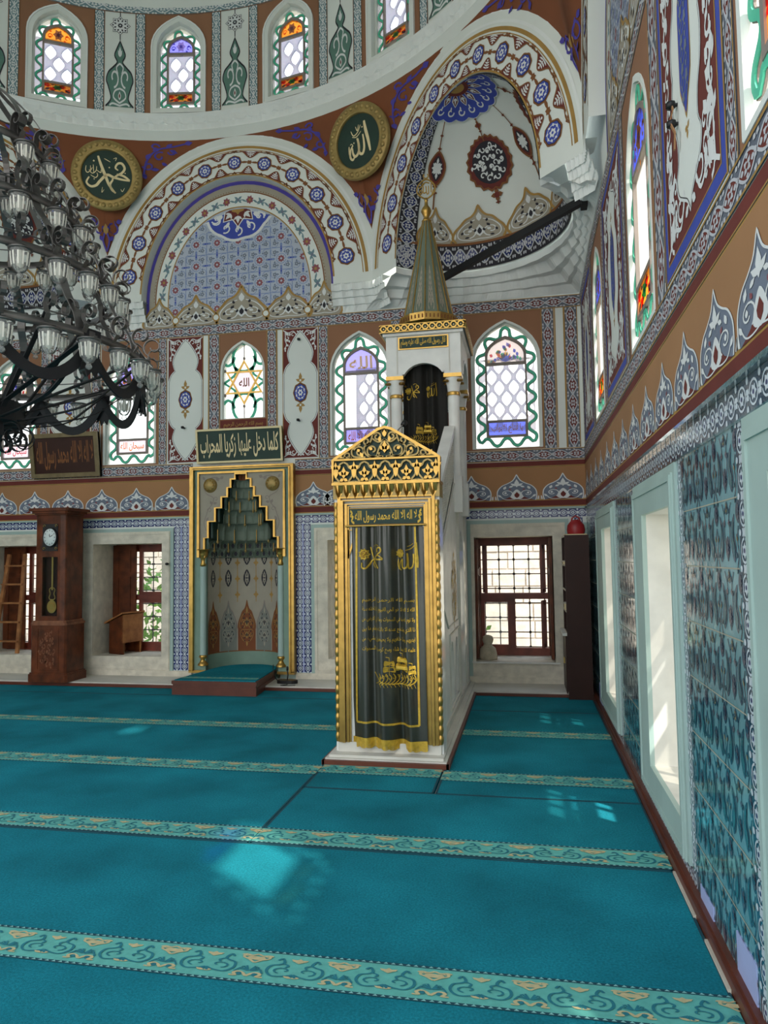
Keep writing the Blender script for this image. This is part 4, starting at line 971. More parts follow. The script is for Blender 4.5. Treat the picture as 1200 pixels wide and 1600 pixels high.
    mb = MB(); mb.poly(M, rect(-cc, cc, z_a, z_b), 'glass_white' if 6 <= n <= 8 else 'glass_clear', D - .005); kid(mb, 'clear_pane', r)
    if grille:
        mb = MB(); G = D - .13 if dep < .1 else D - .09; x0, x1 = (-cc - .12, cc + .12); hs = []; gs = 1.65 if n > 10 else 1.12; px, pz = .155 * w_ / .78 * gs, .235 * w_ / .78 * gs
        for i in range(-4, 5):
            for j in range(-1, 12):
                x_ = i * px + (px / 2 if j % 2 else 0); z_ = z_a + .02 + j * pz / 2
                if x_ - .06 * gs > x0 and x_ + .06 * gs < x1 and z_ - .085 * gs > z_a - .12 and z_ + .085 * gs < z_b + .12 and not (half_grille and x_ < -.05): hs.append(ogive(x_, z_, .054 * w_ / .78 * gs, .082 * w_ / .78 * gs))
        if not half_grille: mb.slab(M, rect(x0, x1, z_a - .12, z_b + .12), 'plaster_grille', G - .02, G, holes=hs)
        else: mb.slab(M, rect(-.1, x1, z_a - .12, z_b + .12), 'plaster_grille', G - .02, G, holes=hs); mb.box(0, .02, 0, .02, 0, .02, 'plaster_grille', lambda x_, y_, z_: M(x1 - .03 + x_, z_a + z_, G - .03 + y_))
        kid(mb, 'outer_grille', r)
    return r
def B_(c): return lambda u, v, h: (c + u, YB - h, v)
def RT_(c): return lambda u, v, h: (XR - h, c - u, v)
upper_window(1, B_(-7.25), UP, grille=False, low_tint='pink'); upper_window(2, B_(-5.39), UP, top='text', txt='محمد', tint=('violet', 'amber', 'amber'), grille=False, low_tint='pink')
upper_window(4, B_(-2.08), UP, top='text', txt='الله', tint=('violet', 'yellow', 'amber'), half_grille=True, low_txt='لا اله الا الله')
upper_window(5, B_(-.19), UPB[4][1], low_txt='يا فتاح الابواب', tint=('blue', 'amber', 'red'))
for i, (c, k) in enumerate(UPR): upper_window(6 + i, RT_(c), k, top='rosette', low='flowers', tint=('blue', 'amber', 'amber'), grille=False, dep=.03)
for i in range(5): upper_window(11 + i, MD(140 - 20 * i), DW, top='rosette', low='flowers', tint=('amber' if i % 2 else 'violet', 'amber' if i % 2 else 'violet', 'violet' if i % 2 else 'pink'), wave='backlit_teal', dep=.1, nw=13)
# window with the six-pointed star
k = UPB[2][1]; M = B_(-3.71); r = win_root(3, M, k); D = -.07
mb = MB(); mb.slab(M, arch_pts(**k), 'plaster', D - .03, D + .03, holes=[arch_pts(**inset(k, .016))]); kid(mb, 'frame', r)
mb = MB(); mb.poly(M, arch_pts(**inset(k, .016)), 'glass_white', D); kid(mb, 'border_pane', r)
mb = MB(); zc = 4.02
for f in (1, -1):
    for L in (arc(0, zc + f * .33, .165, -60 if f > 0 else 60, 240 if f > 0 else -240, 22, .21), smooth([(-.3, zc + f * .29), (-.24, zc + f * .24), (-.17, zc + f * .28), (-.14, zc + f * .36)], 4), smooth([(.3, zc + f * .29), (.24, zc + f * .24), (.17, zc + f * .28), (.14, zc + f * .36)], 4), smooth([(-.12, zc + f * .2), (-.05, zc + f * .16), (.05, zc + f * .16), (.12, zc + f * .2)], 4)):
        mb.band(M, L, .036, 'backlit_teal', D + .016, h0=D)
    for s_ in (-1, 1):
        mb.band(M, smooth([(s_ * .29, zc), (s_ * .2, zc + f * .06), (s_ * .13, zc + f * .12), (s_ * .13, zc + f * .22)], 4), .03, 'backlit_teal', D + .016, h0=D)
        mb.slab(M, [(s_ * .28 + .02 * cos(R(a)), zc + f * .17 + .024 * sin(R(a))) for a in range(0, 360, 60)], 'lead', D, D + .018)
    mb.slab(M, [(.018 * cos(R(a)), zc + f * .33 + .022 * sin(R(a))) for a in range(0, 360, 60)], 'lead', D, D + .018); mb.band(M, [(0, zc + f * .34), (0, zc + f * .53)], .01, 'lead', D + .012, h0=D)
kid(mb, 'wavy_lattice', r)
mb = MB()
for a0 in (90, 270): mb.band(M, [(.285 * cos(R(a0 + 120 * i)), zc + .29 * sin(R(a0 + 120 * i))) for i in range(3)], .046, 'gold', D + .022 + (.002 if a0 == 90 else 0), h0=D, closed=True)
kid(mb, 'star', r)
mb = MB(); mb.poly(M, [(.15 * cos(R(60 * i)), zc + .15 * sin(R(60 * i))) for i in range(6)], 'glass_pink', D + .012); text_pat('الله', 'rust', 1, .02).put(mb, M, -.075, zc - .06, .15, .12, 0, D + .013); kid(mb, 'star_pane', r)

# ---------------------------------------------------------------- lower windows
def surround(r, M, x0, x1, a, b, z1=2.05, z0=.125, tint=None):
    mb = MB(); mb.slab(M, rect(x0, x1, z0, z1), 'sea', 0, .018, holes=[rect(x0 + .045, x1 - .045, z0, z1 - .045)])
    mb.slab(M, rect(x0 + .045, x1 - .045, z0, z1 - .045), tint or 'marble_old', 0, .028, holes=[rect(a, b, Z0, Z1)])
    mb.slab(M, rect(x0 + .055, x1 - .055, z0 + .01, z1 - .055), tint or 'marble_old', 0, .036, holes=[rect(x0 + .085, x1 - .085, z0 + .04, z1 - .085)])
    kid(mb, 'surround', r)
def leafdoor(mb, M, x0, x1, z0, z1, h, m='wood_red', t=.035, split=.72):
    mb.slab(M, rect(x0, x1, z0, z1), m, h, h + t); zc = z0 + (z1 - z0) * split; e_ = (x1 - x0) * .22
    for a, b in ((z0 + e_, zc - e_ * .4), (zc + e_ * .4, z1 - e_)): mb.slab(M, rect(x0 + e_, x1 - e_, a, b), m, h + t, h + t + .012, holes=[rect(x0 + e_ + .015, x1 - e_ - .015, a + .015, b - .015)])
def lower_window(n, M, a, b, x0, x1, kind, tint=None, dep=.55):
    r = empty('window_%d' % n, M((a + b) / 2, Z0, 0)); r['kind'] = 'structure'; surround(r, M, x0, x1, a, b, tint=tint); D = -dep; f = .06; zm = 1.08
    mb = MB(); mb.slab(M, rect(a, b, Z0, Z1), 'wood_red', D - .06, D, holes=[rect(a + f, b - f, Z0 + .1, zm - .04), rect(a + f, b - f, zm + .04, Z1 - .1)]); mb.slab(M, rect(a, b, zm - .03, zm + .03), 'wood_red', D, D + .04); kid(mb, 'frame', r)
    mb = MB(); G = D - .14; nx = 5
    for i in range(nx): x_ = a + (b - a) * (i + .5) / nx; mb.tube([M(x_, Z0, G), M(x_, Z1, G)], .008, 'iron_black', 6)
    for j in range(8):
        z_ = Z0 + (Z1 - Z0) * (j + .5) / 8; mb.tube([M(a, z_, G), M(b, z_, G)], .008, 'iron_black', 6)
        for i in range(nx): x_ = a + (b - a) * (i + .5) / nx; mb.box(-.015, .015, -.015, .015, -.015, .015, 'iron_black', lambda p, q, s, x_=x_, z_=z_: M(x_ + p, z_ + q, G + s))
    kid(mb, 'grille', r)
    def sash(u0, u1, z0, z1, nm='sash', h=None, pane='glass_clear', bars=0):
        h = D + .003 if h is None else h; mb = MB(); mb.slab(M, rect(u0, u1, z0, z1), 'wood_red', h - .03, h + .012, holes=[rect(u0 + .05, u1 - .05, z0 + .05, z1 - .05)])
        if bars: mb.slab(M, rect((u0 + u1) / 2 - .012, (u0 + u1) / 2 + .012, z0, z1), 'white_paint', h - .03, h); mb.slab(M, rect(u0, u1, (z0 + z1) / 2 - .012, (z0 + z1) / 2 + .012), 'white_paint', h - .03, h)
        s_ = kid(mb, nm, r); mb = MB(); mb.poly(M, rect(u0 + .05, u1 - .05, z0 + .05, z1 - .05), pane, h - .01); p_ = mb; L = Vector(r.location); p_.v = [(q[0] - L.x, q[1] - L.y, q[2] - L.z) for q in p_.v]; p_.build('pane', s_)
    def swung(u0, sgn, z0, z1, wd=.28, nm='sash', m='wood_red', t=.03, h0=None):
        h0 = D if h0 is None else h0
        mb = MB(); MS = lambda u, v, h: M(u0 + sgn * (h + .02) + sgn * .22 * u, v, h0 + u)
        mb.slab(MS, rect(0, wd, z0, z1), m, 0, t, holes=[rect(.04, wd - .04, z0 + .05, z1 - .05)]); s_ = kid(mb, nm, r)
        mb = MB(); mb.poly(MS, rect(.04, wd - .04, z0 + .05, z1 - .05), 'glass_clear', t / 2); L = Vector(r.location); mb.v = [(q[0] - L.x, q[1] - L.y, q[2] - L.z) for q in mb.v]; mb.build('pane', s_)
    if kind == 'left':
        mb = MB(); leafdoor(mb, M, a + .01, a + .37, Z0 + .02, Z1 - .01, D + .06, 'wood_clock'); kid(mb, 'shutter', r)
        sash(a + .38, b - .03, Z0 + .08, zm - .03); sash(a + .38, b - .03, zm + .03, Z1 - .06)
    elif kind == 'open':
        for u0, sg in ((a + .012, 1), (b - .012, -1)):
            mb = MB(); MS = lambda u, v, h, u0=u0, sg=sg: M(u0 + sg * h, v, D + .02 + u); leafdoor(mb, MS, 0, .46, Z0 + .02, Z1 - .02, 0, 'wood_clock', .035); kid(mb, 'shutter', r)
        sash(a + f - .01, (a + b) / 2 - .04, Z0 + .09, zm - .03); swung(b - f, -1, Z0 + .12, zm - .05, .2); swung(a + f, 1, zm + .05, Z1 - .1, .2); swung(b - f, -1, zm + .05, Z1 - .1, .2)
        mb = MB(); mb.slab(M, rect((a + b) / 2 - .05, (a + b) / 2 + .01, Z0 + .08, zm - .02), 'wood_red', D - .05, D + .01); kid(mb, 'mullion', r)
        mb = MB(); mb.slab(M, rect(a - .03, b + .05, Z0 - .02, Z0), 'white_paint', 0, .06); kid(mb, 'sill_board', r)
    elif kind == 'plain':
        sash(a + .03, b - .03, Z0 + .08, zm - .03); sash(a + .03, b - .03, zm + .03, Z1 - .06)
    return r
lower_window(21, MBK, *LOB[0], -7.92, -6.55, 'left'); lower_window(22, MBK, *LOB[1], -6.12, -4.705, 'left')
lower_window(23, MBK, *LOB[2], -2.755, -1.3, 'plain'); lower_window(24, MBK, *LOB[3], -.72, .52, 'open')
# right-hand windows: white painted frames; panes made milky, a few clear, to shape the sun patch
def right_window(n, a, b, x0, x1, clear=None):
    M = MRT; r = empty('window_%d' % n, M((a + b) / 2, Z0, 0)); r['kind'] = 'structure'; surround(r, M, x0, x1, a, b, tint='sea' if n != 31 else 'marble'); D = -.42
    mb = MB(); cols, rws = 4, 6; hs = []
    cw, rh = (b - a - .04) / cols, (Z1 - Z0 - .04) / rws
    cell = lambda i, j: rect(a + .02 + i * cw + .012, a + .02 + (i + 1) * cw - .012, Z0 + .02 + j * rh + .012, Z0 + .02 + (j + 1) * rh - .012)
    mb.slab(M, rect(a, b, Z0, Z1), 'white_paint', D - .03, D + .02, holes=[cell(i, j) for i in range(cols) for j in range(rws)]); kid(mb, 'frame', r)
    for i in range(cols):
        for j in range(rws):
            mb = MB(); mb.poly(M, cell(i, j), 'glass_clear' if clear and (i, j) in clear else 'glass_milk', D); kid(mb, 'pane', r)
    return r
right_window(31, *LOR[0], -.25, .88); right_window(32, *LOR[1], 1.17, 2.57)
right_window(33, *LOR[2], 3.69, 5.07, clear=[(1, 4), (2, 4), (1, 3), (2, 3)]); right_window(34, *LOR[3], 6.2, 7.66)

# ---------------------------------------------------------------- carpets
def carpet(name, x0, x1, y0, y1, stripes, label, grp='teal prayer carpets', cut=()):
    o = None; mb = MB(); M = lambda u, v, h: (u, v, h)
    mb.box(x0, x1, y0, y1, -.03, 0, 'carpet')
    for s0, s1 in stripes:
        mb.poly(M, rect(x0, x1, s0, s1), 'carpet_band', .0015); n_ = max(1, round((x1 - x0) / .355)); c = (x1 - x0) / n_
        off = 0
        for i in range(n_):
            if x0 + i * c < -5.8 - (s0 - 2.5) * 1.2: continue
            CARP.put(mb, M, x0 + i * c, s0 + .012, c, s1 - s0 - .024, 0, .0016)
        for y_ in (s0, s1): mb.poly(M, rect(x0, x1, y_ - .008, y_ + .008), 'carpet_line', .002)
        m_ = int((x1 - max(x0, -5)) / .03)
        for i in range(m_):
            u = x1 - i * .03
            for y_, sg in ((s0, 1), (s1, -1)): mb.face([M(u - .004, y_ - .005, .0035), M(u - .024, y_ - .005, .0035), M(u - .014, y_ + .006, .0035)], 'carpet_tri')
    for q in ((x0, x1, y0, y0 + .012), (x0, x1, y1 - .012, y1), (x0, x0 + .014, y0, y1), (x1 - .012, x1, y0, y1)): mb.poly(M, rect(*q), 'carpet_line', .0008)
    return tag(mb.build(name), label, 'carpet', grp)
ST = [(2.66, 2.87), (3.945, 4.15), (5.22, 5.44), (6.55, 6.75)]
XC = XR - .05
carpet('carpet', -8.27, XC, -2.2, 3.92, [(1.38, 1.59), ST[0]], 'teal prayer carpet in the foreground with one wide floral stripe')
carpet('carpet', -8.27, -1.585, 3.925, 7.98, ST[1:], 'long teal carpet with three floral stripes left of the pulpit')
carpet('carpet', -8.27, -1.53, 7.985, 8.405, [], 'narrow plain blue carpet strip along the marble step')
carpet('carpet', -1.58, XC, 3.925, 4.92, [ST[1]], 'teal carpet with one floral stripe between foreground and pulpit')
carpet('carpet', -1.58, -.66, 4.925, 5.5, [(5.27, 5.48)], 'small carpet piece directly in front of the pulpit')
carpet('carpet', -.645, XC, 4.925, 7.6, [(5.22, 5.44), (6.55, 6.75)], 'blue carpet with two floral stripes right of the pulpit')
carpet('carpet', -.645, XC, 7.605, 8.405, [], 'plain blue carpet in front of the right back window')

# ---------------------------------------------------------------- outside
mb = MB(); mb.box(-11, 3.5, 13.2, 13.7, -.8, 3.0, 'outwall')
M = lambda u, v, h: (u, 13.2 - h, v); rnd = random.Random(4)
for j in range(12):
    u = -11 + (.2 if j % 2 else 0); z_ = -.8 + j * .31
    while u < 3.3: wv_ = rnd.uniform(.35, .7); mb.slab(M, rect(u + .012, min(3.5, u + wv_) - .012, z_ + .012, z_ + .298), 'outwall', 0, rnd.uniform(.012, .03)); u += wv_
o = mb.build('garden_wall'); tag(o, 'sunlit stone garden wall seen through the lower back windows', 'wall', kind='structure')
mb = MB(); mb.box(-14, 14, 9.75, 30, -.9, -.8, 'outground'); mb.box(XR + .75, 12, -8, 9.75, -.9, -.8, 'outground'); o = mb.build('ground_outside'); o['kind'] = 'structure'
def shrub(c, r_, n_, label, seed):
    rnd = random.Random(seed); mb = MB()
    for _ in range(n_):
        d_ = Vector((rnd.gauss(0, 1), rnd.gauss(0, 1), rnd.gauss(0, 1))).normalized() * r_ * rnd.random() ** .4; t_ = Vector((rnd.gauss(0, 1), rnd.gauss(0, 1), rnd.gauss(0, 1))).normalized(); b_ = t_.cross(d_).normalized()
        p = Vector((0, 0, r_)) + d_; s_ = .09; mb.face([p, p + t_ * s_ + b_ * s_ * .4, p + t_ * s_ * 2, p + t_ * s_ - b_ * s_ * .4], 'foliage')
    rt = empty('shrub', c); f = mb.build('foliage', rt); f['kind'] = 'stuff'; mb = MB(); mb.tube([(0, 0, -.1), (.02, .03, r_)], .05, 'wood_mid', 6); mb.build('stem', rt); tag(rt, label, 'shrub', None)
shrub((-5.9, 11.6, -.8), 1.3, 900, 'green shrub outside the window with the wooden reading desk', 1)
shrub((-1.2, 10.6, -.8), .85, 420, 'green shrub outside the right back window beside the stone wall', 2)
# ---------------------------------------------------------------- mihrab
def rel(mb, name, root):
    L = Vector(root.location); mb.v = [(p[0] - L.x, p[1] - L.y, p[2] - L.z) for p in mb.v]; return mb.build(name, root)
CX = -3.70; mh = empty('mihrab', (CX, YB, .05)); tag(mh, 'sea green prayer niche with gilded frame and stepped stalactite hood', 'prayer niche')
HW = [(.52, 1.64), (.52, 1.90), (.465, 1.90), (.465, 2.12), (.364, 2.12), (.364, 2.30), (.273, 2.30), (.273, 2.445), (.19, 2.445), (.19, 2.57), (.142, 2.57), (.142, 2.68), (.08, 2.68), (.08, 2.755)]
MM = lambda u, v, h: (CX + u, YB - h, v)
op = [(.505, .13)] + [(.505, 1.64)] + HW[1:]; opening = op + mir(op)[::-1]
opening = [p for i, p in enumerate(opening) if i == 0 or p != opening[i - 1]]
mb = MB(); mb.slab(MM, rect(-.715, .715, .13, 2.86), 'sea_dark', 0, .07, holes=[opening]); rel(mb, 'panel', mh)
mb = MB(); mb.poly(MM, [(.605, 1.64), (.605, 2.775), (-.605, 2.775), (-.605, 1.64), (-.52, 1.64)] + [p for p in mir(HW)[1:]] + HW[::-1][:-1] + [(.52, 1.64)], 'greytaupe', .075)
P = Pat()
for f in ((lambda p: p), mir):
    P.line(f(smooth([(.5, 2.0), (.53, 2.1), (.5, 2.2), (.47, 2.28), (.41, 2.36), (.4, 2.44), (.5, 2.5), (.53, 2.62), (.42, 2.71), (.3, 2.69)], 5)), .011, 'lead', 1); P.line(f(spiral(.45, 2.27, .035, .012, 0, 320, 10)), .009, 'lead', 1); P.line(f(spiral(.36, 2.42, .03, .012, 0, 320, 10)), .009, 'lead', 1)
    for l in ((.5, 2.12, .07, .04, 120), (.41, 2.34, .07, .04, 60), (.3, 2.69, .06, .05, 150), (.32, 2.66, .07, .05, 60), (.52, 2.68, .06, .04, 60), (.4, 2.36, .06, .04, 170)): P.fill(f(leaf(*l)), 'lead', 1)
P.put(mb, MM, 0, 0, 1, 1, 0, .075); rel(mb, 'spandrel', mh)
mb = MB(); mb.band(MM, [(.52, 1.64)] + HW[1:] + mir(HW[1:])[::-1] + [(-.52, 1.64)], .028, 'gold', .1, h0=.07); mb.band(MM, [(-.605, 1.64), (-.605, 2.775), (.605, 2.775), (.605, 1.64)], .035, 'gold', .105, h0=.07); rel(mb, 'stepped_moulding', mh)
mb = MB()
for d_, w_, h_ in ((.0, .05, .1), (.03, .022, .12)): mb.band(MM, [(-.71 + d_, .14), (-.71 + d_, 2.85 - d_), (.71 - d_, 2.85 - d_), (.71 - d_, .14)], w_, 'gold', h_, h0=.0)
for s_ in (-1, 1): mb.slab(MM, rect(min(s_ * .735, s_ * .5), max(s_ * .735, s_ * .5), .115, .15), 'gold', 0, .1)
rel(mb, 'gilded_frame', mh)
for s_ in (-1, 1):
    mb = MB(); mb.lathe([(.098, 0), (.096, .012), (.08, .035), (.05, .052), (.02, .06), (0, .061)], 'gold_old', n=24)
    for i in range(10): a = R(36 * i); mb.lathe([(.012, 0), (.008, .01), (0, .012)], 'gold', (.062 * cos(a), .062 * sin(a), .042), 6)
    b = mb.build('boss', mh); b.location = (s_ * .44, -.075, 2.555); b.rotation_euler = (R(90), 0, 0)
    mb = MB(); mb.lathe([(.042, 0), (.042, 1.2)], 'sea', n=20); c_ = mb.build('column', mh); c_.location = (s_ * .545, -.06, .27)
    mb = MB(); mb.lathe([(.03, 1.2), (.045, 1.22), (.03, 1.26), (.035, 1.3), (.055, 1.34), (.06, 1.36), (.062, 1.42), (.085, 1.42), (.085, 1.43)], 'gold', n=12); mb.build('capital', c_)
    mb = MB(); mb.lathe([(.07, -.11), (.07, -.09), (.05, -.07), (.03, -.03), (.055, .0), (.05, .02), (.03, .04)], 'gold', n=12); mb.build('base', c_)
# recess: half cylinder with painted panels
NR = .5
def MN(u, v, h): a = pi * u; return (CX - (NR - h) * cos(a), YB - .02 + (NR - h) * sin(a) * .95, v)
mb = MB(); mb.sub = .03; mb.grid([[MN(i / 28, z_, 0) for i in range(29)] for z_ in (.05, .36, 1.66)], 'greytaupe'); mb.grid([[MN(i / 28, z_, .006) for i in range(29)] for z_ in (.05, .33, .34)], 'sea_dark', True)
OV = Pat(); OV.fill(smooth([(0, 1), (.5, .45), (.62, 0), (.5, -.45), (0, -1), (-.5, -.45), (-.62, 0), (-.5, .45)], 3, True), IK, 1); OV.flower(0, 0, .45, 4, 'greytaupe', 2, IK, 45)
OV.leafs('greytaupe', 2, (0, .3, .5, .25, 90), (0, -.3, .5, .25, 270), (.15, .25, .35, .15, 60), (-.15, .25, .35, .15, 120), (.15, -.25, .35, .15, -60), (-.15, -.25, .35, .15, 240))
LF = arabesque('rust', 'brown_line', 'gold_paint', 'ink'); LG = arabesque('niche_grey', 'lead', 'greytaupe', 'ink')
for i in range(6):
    u0 = (i + .0) / 6 + .0
    OV.put(mb, MN, u0 + 1 / 12, 1.35, .05, .12, 0, .002); OV.put(mb, MN, u0 + 1 / 12, 1.63, .05, .1, 0, .002)
    P_ = LG if i % 2 else LF
    P_.put(mb, MN, u0 + .005, .62, 1 / 6 - .01, .42, 0, .002)
    mb.poly(MN, rect(u0 + .005, u0 + 1 / 6 - .005, .35, .63), 'niche_grey' if i % 2 else 'rust', .003); 
    Q = arabesque('niche_grey', 'niche_grey', 'greytaupe', 'ink') if i % 2 else arabesque('rust', 'rust', 'gold_paint', 'ink'); Q.put(mb, MN, u0 + .012, .65, 1 / 6 - .024, -.31, 0, .004)
    if i:
        mb.band(MN, [(u0, 1.02), (u0, 1.66)], .006, GP, .003)
        P = Pat(); P.flower(0, 0, .5, 4, GP, 1)
        for z_ in (1.12, 1.34, 1.56): P.put(mb, MN, u0, z_, .05, .11, 0, .003)
mb.grid([[MN(i / 28, z_, .004) for i in range(29)] for z_ in (.34, .355)], BR)
rel(mb, 'recess', mh)
# stalactite hood, one part per tier
TI = [(1.63, 1.76, .5, 14), (1.74, 1.87, .49, 12), (1.86, 2.1, .37, 7), (2.09, 2.28, .275, 7), (2.27, 2.44, .2, 6), (2.43, 2.58, .155, 5), (2.57, 2.68, .1, 5), (2.67, 2.755, .06, 4)]
for i, (z0, z1, r_, n_) in enumerate(TI):
    mb = MB(); m_ = 'grey_green' if i < 7 else 'rust'; k = n_ * 6; rn = TI[min(i + 1, 7)][2] * .97
    sc = lambda j: 1 - .1 * abs(sin(pi * n_ * j / k)) ** .7
    def P3(r, j, z_): a = pi * j / k; return (CX - r * cos(a), YB - .03 + r * sin(a) * .9, z_)
    zm_ = z0 + (z1 - z0) * .55
    mb.grid([[P3(r_ * .99, j, z0) for j in range(k + 1)], [P3(r_ * (2 - sc(j)) * .96, j, z0 + .02) for j in range(k + 1)], [P3(r_ * (2 - sc(j)) * .96, j, zm_) for j in range(k + 1)], [P3(r_ * .95, j, z1 - .01) for j in range(k + 1)], [P3(rn * 1.02, j, z1) for j in range(k + 1)]], m_, False)
    if i in (0, 1):
        for q in range(n_): a = pi * (q + .5) / n_; P = Pat(); P.flower(0, 0, .5, 6, IK, 1); P.put(mb, lambda u, v, h, r_=r_: (CX - (r_ * .93 - h) * cos(u), YB - .03 + (r_ * .93 - h) * sin(u) * .9, v), a, (z0 + zm_) / 2 + .02, .12, .08, 0, .004)
    if 1 <= i < 6:
        for q in range(n_ + 1):
            a = pi * q / n_; x_, y_ = CX - r_ * .95 * cos(a), YB - .03 + r_ * .95 * sin(a) * .9 - .004
            if (q + i) % 2: continue
            mb.tube([(x_, y_, z0 - .02), (x_, y_, zm_ + .02)], .006, 'gold', 5); mb.lathe([(.0, -.045), (.018, -.02), (.02, 0), (0, .004)], 'gold_old', (x_, y_, z0), 6)
    rel(mb, 'stalactite_tier', mh)
mb = MB(); mb.slab(MM, rect(-.56, .56, .02, 2.85), 'sea_dark', -.6, -.56); mb.skirt(MM, opening[2:-2], 'sea', -.06, .07, closed=False)  # unseen back plate added to stop outside light leaking round the tiers
ha = [(w_, z_) for w_, z_ in HW if z_ > 1.7]; hb = []
for (z0, z1, r_, n_) in TI[1:]: hb += [(min(r_ * .96, .5), z0), (min(r_ * .96, .5), z1)]
for s_ in (-1, 1):
    for (w0, z0_), (w1, z1_) in zip(HW[1::2], HW[2::2] ): pass
    for i_ in range(1, len(HW) - 1, 2):
        zlo, zhi, wo = HW[i_][1], HW[i_ + 1][1] if i_ + 1 < len(HW) else 2.75, HW[i_ + 1][0]
        for (t0, t1, r_, n_) in TI[1:]:
            a0, a1 = max(zlo, t0), min(zhi, t1)
            if a1 - a0 > .005 and wo > r_ * .8: mb.poly(MM, rect(min(s_ * wo, s_ * r_ * .8), max(s_ * wo, s_ * r_ * .8), a0, a1), 'sea', -.03)
rel(mb, 'hood_backing', mh)

# ---------------------------------------------------------------- inscription boards
def board(name, M, x0, x1, z0, z1, bg, frame, txt, ink, label, fr=.03, depth=.05, tilt=0, rows=1):
    c = M((x0 + x1) / 2, z0, 0); r = empty(name, c); mb = MB(); mb.slab(M, rect(x0, x1, z0, z1), bg, .0, depth * .6); 
    hh = (z1 - z0 - 2 * fr)
    for i, t_ in enumerate(txt if isinstance(txt, (list, tuple)) else [txt]):
        n_ = len(txt) if isinstance(txt, (list, tuple)) else 1; ph = hh / n_
        text_pat(t_, ink, 1, .018).put(mb, M, x0 + fr + .03, z1 - fr - (i + 1) * ph + ph * .1, x1 - x0 - 2 * fr - .06, ph * .8, 0, depth * .6)
    rel(mb, 'panel', r); mb = MB(); mb.slab(M, rect(x0, x1, z0, z1), frame, 0, depth, holes=[rect(x0 + fr, x1 - fr, z0 + fr, z1 - fr)]); rel(mb, 'frame', r); tag(r, label, 'inscription'); return r
SG = lambda u, v, h: (u, YB - .03 - h - (v - 2.9) * .12, v)
board('inscription_board', SG, -4.335, -3.115, 2.905, 3.36, 'dark_green', 'cream', 'كلما دخل عليها زكريا المحراب', 'cream', 'dark green board with cream calligraphy above the gilded niche', .026, .05)
PG = lambda u, v, h: (u, YB - .02 - h - (v - 2.8) * .14, v)
board('framed_calligraphy', PG, -6.86, -5.79, 2.795, 3.41, 'wood_dark', 'gilt_dull', 'لا اله الا الله محمد رسول الله', 'brown_line', 'brown framed calligraphy panel hanging between left windows behind the chandelier', .06, .06)

# ---------------------------------------------------------------- round name boards on the pendentives
def roundel(th, z_, strokes, label, dots=()):
    a = R(th); r0 = 4.66; rt = empty('calligraphy_roundel', (DC.x + r0 * cos(a), DC.y + r0 * sin(a), z_)); rt.rotation_euler = (R(90) + R(9), 0, a - R(90)) 
    mb = MB(); mb.lathe([(0, 0), (.33, 0), (.335, .012)], 'dark_green', n=48); mb.lathe([(0, .012), (.335, .012)], 'dark_green', n=48)
    M = lambda u, v, h: (u, v, .012 + h)
    for pts, w_ in strokes:
        L = smooth(pts, 6); n = len(L); mb.band(M, L, [w_ * (.35 + .65 * sin(pi * (.12 + .8 * i / (n - 1)))) for i in range(n)], 'cream', .004)
    for x_, y_, s_ in dots: mb.poly(M, [(x_ + s_, y_), (x_, y_ + s_), (x_ - s_, y_), (x_, y_ - s_)], 'cream', .004)
    mb.build('disc', rt)
    mb = MB(); mb.lathe([(.33, 0), (.33, .03), (.345, .05), (.36, .04), (.39, .055), (.43, .05), (.45, .035), (.465, .03), (.465, -.02)], 'gold_old', n=64)
    for i in range(30): b = 2 * pi * i / 30; mb.lathe([(.034, 0), (.026, .014), (0, .018)], 'gold_old', (.408 * cos(b), .408 * sin(b), .05), 8)
    mb.build('carved_frame', rt); tag(rt, label, 'calligraphy roundel'); return rt
q = lambda L, s=.002: [((x_ - 805) * s, (375 - y_) * s) for x_, y_ in L]
roundel(112.0, 6.9, [(q([(750, 250), (762, 290), (780, 340), (800, 390), (820, 440), (860, 490)]), .04), (q([(955, 400), (900, 395), (850, 385), (805, 372), (760, 415), (735, 445), (700, 455), (672, 430), (690, 392)]), .036), (q([(838, 400), (870, 372), (905, 350), (922, 320), (905, 290), (878, 292), (862, 320), (880, 336)]), .032), (q([(955, 398), (915, 372), (870, 362)]), .03), (q([(845, 400), (825, 435), (838, 470), (862, 488)]), .032),
    (q([(672, 320), (668, 350), (680, 365), (700, 350), (712, 330)]), .012), (q([(690, 345), (710, 368), (735, 350), (740, 320)]), .012), (q([(700, 318), (700, 365)]), .01), (q([(718, 310), (720, 362)]), .01), (q([(740, 345), (765, 360), (768, 340)]), .012), (q([(700, 380), (730, 395), (745, 380), (740, 362)]), .012), (q([(790, 265), (830, 285)]), .01), (q([(850, 262), (870, 255), (862, 275)]), .01), (q([(775, 455), (770, 490), (785, 470)]), .008), (q([(895, 460), (905, 475), (920, 450)]), .009)], 'round green board with gilt frame on the left rust pendentive', [(*q([(722, 285)])[0], .014), (*q([(822, 322)])[0], .012), (*q([(722, 405)])[0], .01), (*q([(925, 352)])[0], .01)])
q2 = lambda L: [((x_ - 700) * .0022, (690 - y_) * .0022 * 1.0) for x_, y_ in L]
